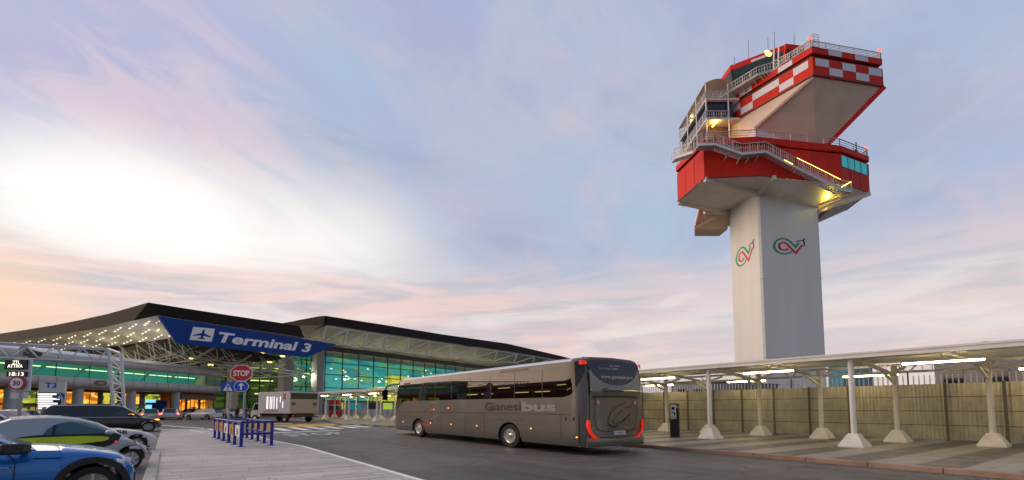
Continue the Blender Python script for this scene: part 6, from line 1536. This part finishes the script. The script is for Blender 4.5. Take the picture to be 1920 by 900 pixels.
# ---- things beyond the palisade
def backbox(name, label, cat, x0, x1, y0, y1, z1, m, extra=None):
    t = thing(name, label, cat, ((x0+x1)/2, (y0+y1)/2, 0)); q = MB(); hx, hy = (x1-x0)/2, (y1-y0)/2; q.box(-hx, hx, -hy, hy, 0, z1); q.build('wall', m, t)
    q = MB(); q.box(-hx-.1, hx+.1, -hy-.1, hy+.1, z1, z1+.18); q.build('roof', 'dark_steel', t)
    k = -hy+.8
    while k < hy-1: q = MB(); q.box(-hx-.05, -hx-.01, k, k+.9, z1*.55, z1*.85); q.build('window', 'car_glass_dark', t); k += 1.9
    return t
def spot(px, X):
    r, f = ray(px, 740); k = X/r.x; return r.y*k
backbox('service_building', 'low grey brown service building behind the nearest part of the fence', 'building', 38, 46, spot(1920, 38)-6, spot(1755, 38), 4.6, 'far_wall')
backbox('service_cabin', 'small blue cabin behind the fence beside the tower foot', 'cabin', 36, 39, spot(1605, 36), spot(1555, 36), 4.4, 'box_blue')
backbox('service_building', 'long dark low building beyond the fence near the coach rear', 'building', 44, 58, spot(1330, 44), spot(1262, 44), 4.2, 'far_wall')
backbox('service_building', 'far dark hangar strip beyond the fence between coach and tower', 'building', 70, 90, spot(1262, 70), spot(1215, 70)+10, 3.9, 'far_wall')
t = thing('barrier_stack', 'red and dark stacked units seen between the far canopy columns', 'equipment', dn(at_depth(622, 780, 78), 0)); 
c = dn(at_depth(616, 780, 79), 0); c1 = dn(at_depth(634, 780, 79), 0)
for k, (z0_, z1_, m) in enumerate(((0, 1.1, 'sign_red'), (1.15, 2.0, 'dark_steel'), (2.05, 2.9, 'sign_red'))):
    q = MB(); q.hull2([dn(c, z0_), dn(c1, z0_), dn(c1+fy*1.5, z0_), dn(c+fy*1.5, z0_)], [dn(c, z1_), dn(c1, z1_), dn(c1+fy*1.5, z1_), dn(c+fy*1.5, z1_)]); q.build('unit', m, t, world=True)
t = thing('mesh_hoarding', 'grey green low hoarding behind the far canopy columns', 'hoarding', dn(at_depth(690, 780, 82), 0)); c = dn(at_depth(621, 780, 82), 0); c1 = dn(at_depth(745, 780, 78), 0)
q = MB(); q.hull2([dn(c, 0), dn(c1, 0), dn(c1+fy*.15, 0), dn(c+fy*.15, 0)], [dn(c, 1.35), dn(c1, 1.35), dn(c1+fy*.15, 1.35), dn(c+fy*.15, 1.35)]); q.build('panel', 'column_grey', t, world=True)
for k in range(14): q = MB(); pp = c.lerp(c1, k/13)-fy*.05; q.bar(pp, dn(pp, 1.42), .09, .09); q.build('post', 'grey_steel', t, world=True)

# unseen deck, added outside the frame only to darken the coach window reflections
t = thing('reflection_deck', 'added dark open deck with yellow lamps, unseen but for its reflection in the coach windows', 'parking deck', (-36, 70, 0))
q = MB()
for z in (2.75, 5.3, 7.0): q.box(-6, 6, -32, 42, z, z+.45)
q.build('floor_slab', 'far_wall', t); q = MB()
for z in (3.2, 5.75, 7.45): q.box(5.85, 6.0, -32, 42, z, z+.35)
q.build('parapet', 'soffit_dark', t); q = MB(); q.box(-6, -5.7, -32, 42, 0, 7.0); q.build('rear_wall', 'soffit_dark', t)
cq = lq = None
for k in range(13):
    y = -31+6*k
    if cq is None:
        q = MB(); q.box(-.25, .25, -.25, .25, 0, 2.75); q.box(-.25, .25, -.25, .25, 3.2, 5.3); q.box(-.25, .25, -.25, .25, 5.75, 7.0); cq = q.build('column', 'soffit_dark', t); cq.location = (5.3, y, 0)
        q = MB(); q.box(-.10, .10, -2.0, 2.0, 0, .16); lq = q.build('tube_lamp', 'deck_lamp', t); lq.location = (5.6, y+3, 5.05)
    else: copy_part(cq, (5.3, y, 0)); copy_part(lq, (5.6, y+3, 5.05 if k % 3 else 6.8))
